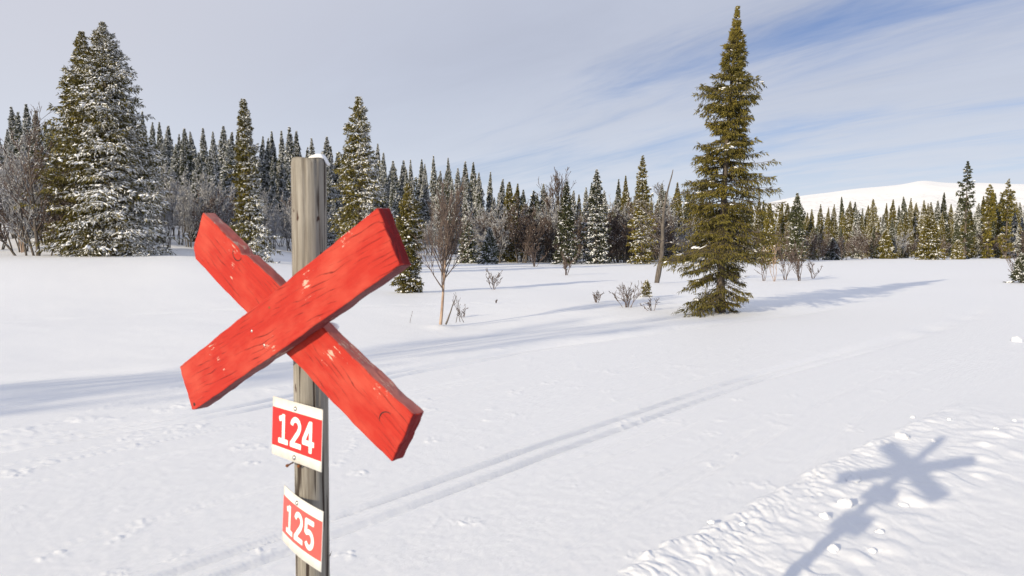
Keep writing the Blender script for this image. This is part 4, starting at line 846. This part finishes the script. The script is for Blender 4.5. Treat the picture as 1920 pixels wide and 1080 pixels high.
# the young birch out on the snow
b = NEAR['birch']; Hb = top_h(330, b[1], b[2])
t_ = bare('young_birch', 201, [((0, 0, -0.1), (0.0, 0, 1), Hb * 0.73, 0.045)], 4, M_BIRCH, M_BIRCHP, minr=0.0046, up=1.0, wig=0.05, ch=(30, 8, 4), lenf=(0.52, 0.45, 0.42), ang=(0.72, 0.60, 0.6), start=0.30)
add_tree('birch_tree', t_, b, 'young bare birch with a pale trunk and fine upright twigs on the snow', 'birch tree')
t_ = bare('birch_stub', 202, [((0, 0, -0.1), (0.22, 0, 1), 0.82, 0.026), ((0.26, 0.0, -0.05), (0.05, 0, 1), 0.62, 0.010), ((0.36, 0.05, -0.05), (-0.3, 0, 1), 0.70, 0.009), ((0.46, 0.0, -0.05), (-0.42, 0, 1), 0.66, 0.008)], 2, M_BIRCH, M_DEAD, minr=0.004, up=0.1, wig=0.10, ch=(4,), lenf=(0.4,), ang=(0.9,), start=0.5); t_['stems'] = t_.pop('trunk')
add_tree('broken_stem', t_, b + np.array([0.13, 0.02, 0]), 'broken bent stem leaning against the foot of the young birch', 'stem')
# the leaning dead snag
b = NEAR['snag']; Hs = top_h(318, b[1], b[2])
segs = [(-0.02, -0.15), (0.15, 0.8), (0.26, 1.5), (0.29, 2.4), (0.28, 3.1), (0.36, 4.0), (0.54, 4.9), (0.80, Hs)]
g = Geo(); P = np.array([(x, 0, z) for x, z in segs]); tt_ = np.linspace(0, 1, 40); Pi = np.stack([np.interp(tt_, np.linspace(0, 1, len(P)), P[:, k]) for k in range(3)], -1)
kk = np.ones(5) / 5; Pi[:, 0] = np.convolve(np.pad(Pi[:, 0], 2, 'edge'), kk, 'valid'); rr_ = 0.125 * (1 - tt_) ** 0.8 + 0.018; rr_ *= 1 + 0.18 * fbm(tt_ * 20, tt_ * 0, 3); g.add(*tubes(Pi[:-1], Pi[1:], rr_[:-1], rr_[1:], 9))
root = link('dead_snag', None); root.location = Vector(b); root['label'] = 'leaning dead birch snag with a broken top beside the tall spruce'; root['category'] = 'dead tree'
link('trunk', g.mesh('snag_trunk', M_DEAD), root)
for i, lm in enumerate([((0.28, 0, 3.0), (-0.75, 0, 0.75), 1.9, 0.06), ((0.35, 0, 3.9), (-0.2, 0, 1.0), 1.3, 0.045), ((0.28, 0, 2.2), (-0.8, 0.2, 0.5), 1.7, 0.04), ((0.28, 0, 2.7), (0.8, 0, 0.6), 1.2, 0.035), ((0.26, 0, 1.7), (-0.9, -0.2, 0.25), 1.4, 0.03), ((0.28, 0, 2.0), (0.9, 0, 0.35), 1.3, 0.03), ((0.32, 0, 3.6), (0.7, 0.2, 0.9), 1.0, 0.03)]):
    t_ = bare('snag_limb_%d' % i, 230 + i, [lm], 4, M_DEAD, minr=0.008, up=0.35, wig=0.16, ch=(8, 5, 3), lenf=(0.42, 0.45, 0.4), ang=(0.7, 0.8, 0.8), snow=0.12)
    lo = link('limb', t_['trunk'], root)
    for k_2 in ('twigs', 'snow'):
        if k_2 in t_: link(k_2, t_[k_2], lo)['kind'] = 'stuff'
# the bare birch whose crown stands over the wood
p = place(1028, 90.0); Hc = 0.88 * top_h(330, 90.0, p[2])
t_ = bare('crowned_birch', 204, [((0, 0, -0.2), (0.02, 0, 1), Hc, 0.13)], 4, M_BIRCH, M_DEAD, minr=0.022, up=0.75, wig=0.06, ch=(26, 6, 4), lenf=(0.45, 0.42, 0.4), ang=(0.6, 0.6, 0.7), start=0.35)
add_tree('birch_tree', t_, p, 'bare birch whose grey crown stands clear above the brown thicket', 'birch tree')
# small shrubs on the snow
def shrub(seed, px, py, w_px, h_px, n, label, name='bush', mat=M_BIRCH, minr=None, cat='bush', dead=0, levels=3, snow=0.0):
    b = on_ground(px, py); k = PXM(b[1]); r_ = np.random.default_rng(seed); st = []
    for i in range(n):
        a = r_.random() * 6.28; s_ = r_.random(); st.append(((0.10 * w_px * k * math.cos(a) * s_, 0.10 * w_px * k * math.sin(a) * s_, -0.06), (w_px / h_px * 0.55 * s_ * math.cos(a), w_px / h_px * 0.4 * s_ * math.sin(a), 1), h_px * k * r_.uniform(0.6, 1.05), max(0.00045 * b[1], 0.005)))
    t_ = bare('shrub_%d' % seed, seed, st, levels, mat, minr=minr or max(0.00028 * b[1], 0.004), up=0.5, wig=0.14, ch=(5, 3, 2), lenf=(0.42, 0.42), ang=(0.6, 0.7), snow=snow)
    if n > 1 and 'trunk' in t_: t_ = {('stems' if k_2 == 'trunk' else k_2): v_2 for k_2, v_2 in t_.items()}
    b = b.copy(); b[2] = float(ground_h(b[0], b[1])[0]); return add_tree(name, t_, b, label, cat)
shrub(301, 1176, 573, 62, 52, 12, 'bare grey bush on the snow left of the tiny sapling')
shrub(302, 1118, 566, 34, 24, 7, 'sparse twigs sticking from the snow, left of the bare grey bush')
shrub(303, 1222, 578, 44, 30, 6, 'few low twigs at the foot of the tiny sapling')
shrub(304, 927, 543, 34, 42, 6, 'lone twiggy bush in the open snow right of the young birch')
shrub(305, 930, 567, 14, 10, 3, 'tuft of twig tips in the snow below the lone twiggy bush', cat='twigs', name='twig_tuft')
shrub(306, 1061, 516, 42, 40, 9, 'brown fan-shaped bush in front of the dark full spruce')
shrub(307, 868, 587, 30, 24, 5, 'thin twigs in the snow close right of the young birch', cat='twigs', name='twig_tuft')
shrub(308, 768, 596, 6, 28, 1, 'single dead stalk standing in the snow left of the young birch', cat='stalk', name='dead_stalk', levels=1)
shrub(309, 1003, 500, 40, 46, 8, 'small bare bush at the edge of the wood, left of the fan-shaped one')
shrub(311, 318, 632, 6, 4, 2, 'tiny grass tips poking through the snow left of the cross', cat='twigs', name='twig_tuft')
for i, (px, py, hp, lab) in enumerate(((1432, 526, 60, 'thin leaning birch stems, leftmost of the bushes right of the tall spruce'), (1452, 527, 82, 'pale-stemmed young birch among the bushes right of the tall spruce'), (1472, 524, 74, 'grey upright birch bush in the middle of the bushes right of the tall spruce'), (1500, 526, 70, 'twiggy birch bush with dead grass at its foot right of the tall spruce'), (1524, 522, 34, 'low twigs at the right end of the bushes past the tall spruce'))):
    shrub(320 + i, px, py, hp * 0.55, hp, (4, 3, 6, 9, 4)[i], lab, name='birch_bush', cat='birch bush', mat=M_BIRCHP if i == 1 else M_BIRCH, levels=3)
shrub(331, 1906, 527, 34, 74, 6, 'bare thin bush rising beside the sapling at the right edge', name='birch_bush', cat='birch bush')
# birches of the thicket: a few shapes in many copies
THICK = []; RIMED = []
for v in range(9):
    r_ = np.random.default_rng(400 + v); st = []
    for i in range((5, 3, 7, 4, 2, 6, 4, 6, 3)[v]): a = r_.random() * 6.28; s_ = r_.random(); st.append(((0.5 * math.cos(a) * s_, 0.5 * math.sin(a) * s_, -0.3), (0.30 * math.cos(a) * s_, 0.30 * math.sin(a) * s_, 1), 5.0 * r_.uniform(0.65, 1.05), 0.05))
    (THICK if v < 6 else RIMED).append(bare('thicket_%d' % v, 400 + v, st, 4, M_BIRCH if v < 6 else M_RIME, M_BIRCHP if v == 4 else M_DEAD, minr=0.017, up=0.5, wig=0.10, ch=(10, 6, 4), lenf=(0.42, 0.42, 0.4), ang=(0.7, 0.7, 0.75), start=0.2, snow=(0.10, 0.3, 0.06, 0.2, 0.12, 0.25, .3, .2, .3)[v]))
    p_ = (THICK if v < 6 else RIMED)[-1]; p_['stems'] = p_.pop('trunk')
rg = np.random.default_rng(123)
for (x0, x1, n_, rime, hh, d_off, where, grp) in (
        (-60, 125, 12, 0.4, (5.0, 9.0), (-9, 8), 'left of the broad frosted pair', 'birches left of the frosted pair'),
        (285, 440, 16, 0.85, (3.8, 6.0), (-6, 10), 'right of the broad frosted pair', 'birches right of the frosted pair'),
        (490, 640, 14, 0.85, (3.5, 5.5), (0, 12), 'on both sides of the grey post', 'birches behind the post'),
        (700, 900, 12, 0.6, (3.0, 5.0), (2, 16), 'in the clearing behind the young birch', 'birches of the clearing'),
        (905, 1050, 26, 0.35, (4.5, 7.5), (-6, 10), 'below the crowned birch', 'birches below the crowned birch'),
        (1050, 1300, 40, 0.3, (4.5, 7.5), (-4, 10), 'behind the leaning snag', 'birches behind the snag'),
        (1400, 1640, 16, 0.1, (3.5, 5.5), (-8, 6), 'at the wood edge past the tall spruce', 'birches at the right wood edge'),
        (1640, 1980, 12, 0.1, (3.0, 5.0), (-2, 8), 'among the spruces under the mountain', 'birches under the mountain')):
    for i in range(n_):
        px = x0 + (x1 - x0) * (i + rg.random()) / n_; dist = d_edge(px) + rg.uniform(*d_off); p = place(px, dist); H_ = rg.uniform(*hh); rm = rg.random() < rime
        add_tree('birch_tree', RIMED[rg.integers(3)] if rm else THICK[rg.integers(6)], p, '%s, %s from left of those %s' % ('rimed birch' if rm else 'brown birch', ORD[i], where), 'birch tree', grp, rz=rg.random() * 6.28, scale=H_ / 5.0, sxy=rg.uniform(0.7, 1.05))
# the many-stemmed birch at the left edge of the wood
p = place(72, 45.5); Hc = 0.80 * top_h(198, 45.5, p[2])
root = link('birch_tree', None); root.location = Vector(p); root['label'] = 'large many-stemmed bare birch with snowy limbs left of the broad frosted pair'; root['category'] = 'birch tree'
for i, lm in enumerate([((0, 0, -0.2), (-0.06, 0, 1), Hc, 0.13), ((-0.4, 0.2, -0.2), (-0.25, 0, 1), Hc * .8, 0.08), ((-1.4, 0, -0.2), (-0.5, 0, 1), Hc * .6, 0.08), ((-1.0, 0.3, -0.2), (-0.12, 0.1, 1), Hc * .75, 0.07), ((0.7, 0.2, -0.2), (0.18, 0, 1), Hc * .6, 0.05), ((1.5, 0.2, -0.2), (-0.5, 0, 1), Hc * .35, 0.04)]):
    t_ = bare('left_birch_%d' % i, 240 + i, [lm], 4, M_RIME if i in (1, 3) else M_BIRCH, M_DEAD, minr=0.013, up=0.55, wig=0.07, ch=(18, 7, 4), lenf=(0.42, 0.42, 0.4), ang=(0.85, 0.75, 0.75), start=0.12, snow=0.28)
    lo = link('trunk', t_['trunk'], root)
    for k_2 in ('twigs', 'snow'):
        if k_2 in t_: link(k_2, t_[k_2], lo)['kind'] = 'stuff'

# a bare birch beyond the left edge: its thin shade lies in a band along the far side of the trail
add_tree('birch_tree', THICK[0], (-24.4, -10.6, 0.0), 'bare birch beyond the left edge whose thin shade bands the trail', 'birch tree', scale=2.35, sxy=0.55)

# ------------------------------------------------------------------ loose lumps of snow by the ridge
def lump_obj(px, py, r_px, label, seed, group=None):
    b = on_ground(px, py); k = PXM(b[1]); r0 = r_px * k; z = float(ground_h(b[0], b[1])[0]); nu, nv = 22, 13; u = np.linspace(0, 2 * math.pi, nu, endpoint=False); v = np.linspace(0, math.pi, nv); uu, vv = np.meshgrid(u, v)
    P = np.stack([np.sin(vv) * np.cos(uu), np.sin(vv) * np.sin(uu), np.cos(vv)], -1).reshape(-1, 3); P *= (1 + 0.55 * fbm(P[:, 0] * 1.6 + seed, P[:, 1] * 1.6 + P[:, 2] * 1.9 + seed, 3))[:, None]
    r_ = np.random.default_rng(seed); P *= np.array([r_.uniform(.85, 1.25), r_.uniform(.8, 1.1), r_.uniform(.6, .85)]) * r0
    i = np.arange(nv - 1)[:, None]; j = np.arange(nu)[None]; j2 = (j + 1) % nu; F = np.stack([i * nu + j, (i + 1) * nu + j, (i + 1) * nu + j2, i * nu + j2], -1).reshape(-1, 4)
    o = link('snow_lump', mesh_from('snow_lump_%d' % seed, P * 1.05, F, M_GROUND), label=label, category='snow lump'); o.location = (b[0], b[1], z + r0 * 0.10); o.rotation_euler = (0, 0, r_.random() * 6)
    if group: o['group'] = group
for i, (px, py, r_, lab) in enumerate(((1691, 824, 9, 'round snow lump touching the upper arm of the cross shadow'), (1600, 906, 10, 'bright snow lump left of the cross shadow on the ridge'), (1584, 952, 13, 'largest snow lump, beside the post shadow'), (1547, 975, 10, 'snow lump left of the post shadow, below the largest lump'), (1562, 1037, 12, 'snow lump right of the post shadow near the bottom edge'), (1694, 948, 7, 'snow lump alone below the lower arm of the cross shadow'),
        (1752, 829, 5, 'small snow lump at the tip of the post shadow'), (1712, 783, 4, 'small snow lump on the far end of the ridge'), (1779, 791, 4, 'snow crumb right of the far end of the ridge'), (1650, 1000, 7, 'snow lump between the post shadow and the bottom right'), (1636, 1036, 7, 'snow lump near the bottom, farthest right of the post shadow'), (1335, 985, 7, 'snow lump on the ridge well left of the post shadow'), (1392, 986, 6, 'snow lump on the ridge between its left end and the post shadow'),
        (1906, 640, 9, 'snow lump by the right edge beyond the ridge'), (1868, 806, 4, 'snow crumb near the right edge, level with the ridge end'), (1902, 790, 3, 'snow crumb at the right edge'))):
    lump_obj(px, py, r_, lab, 500 + i)
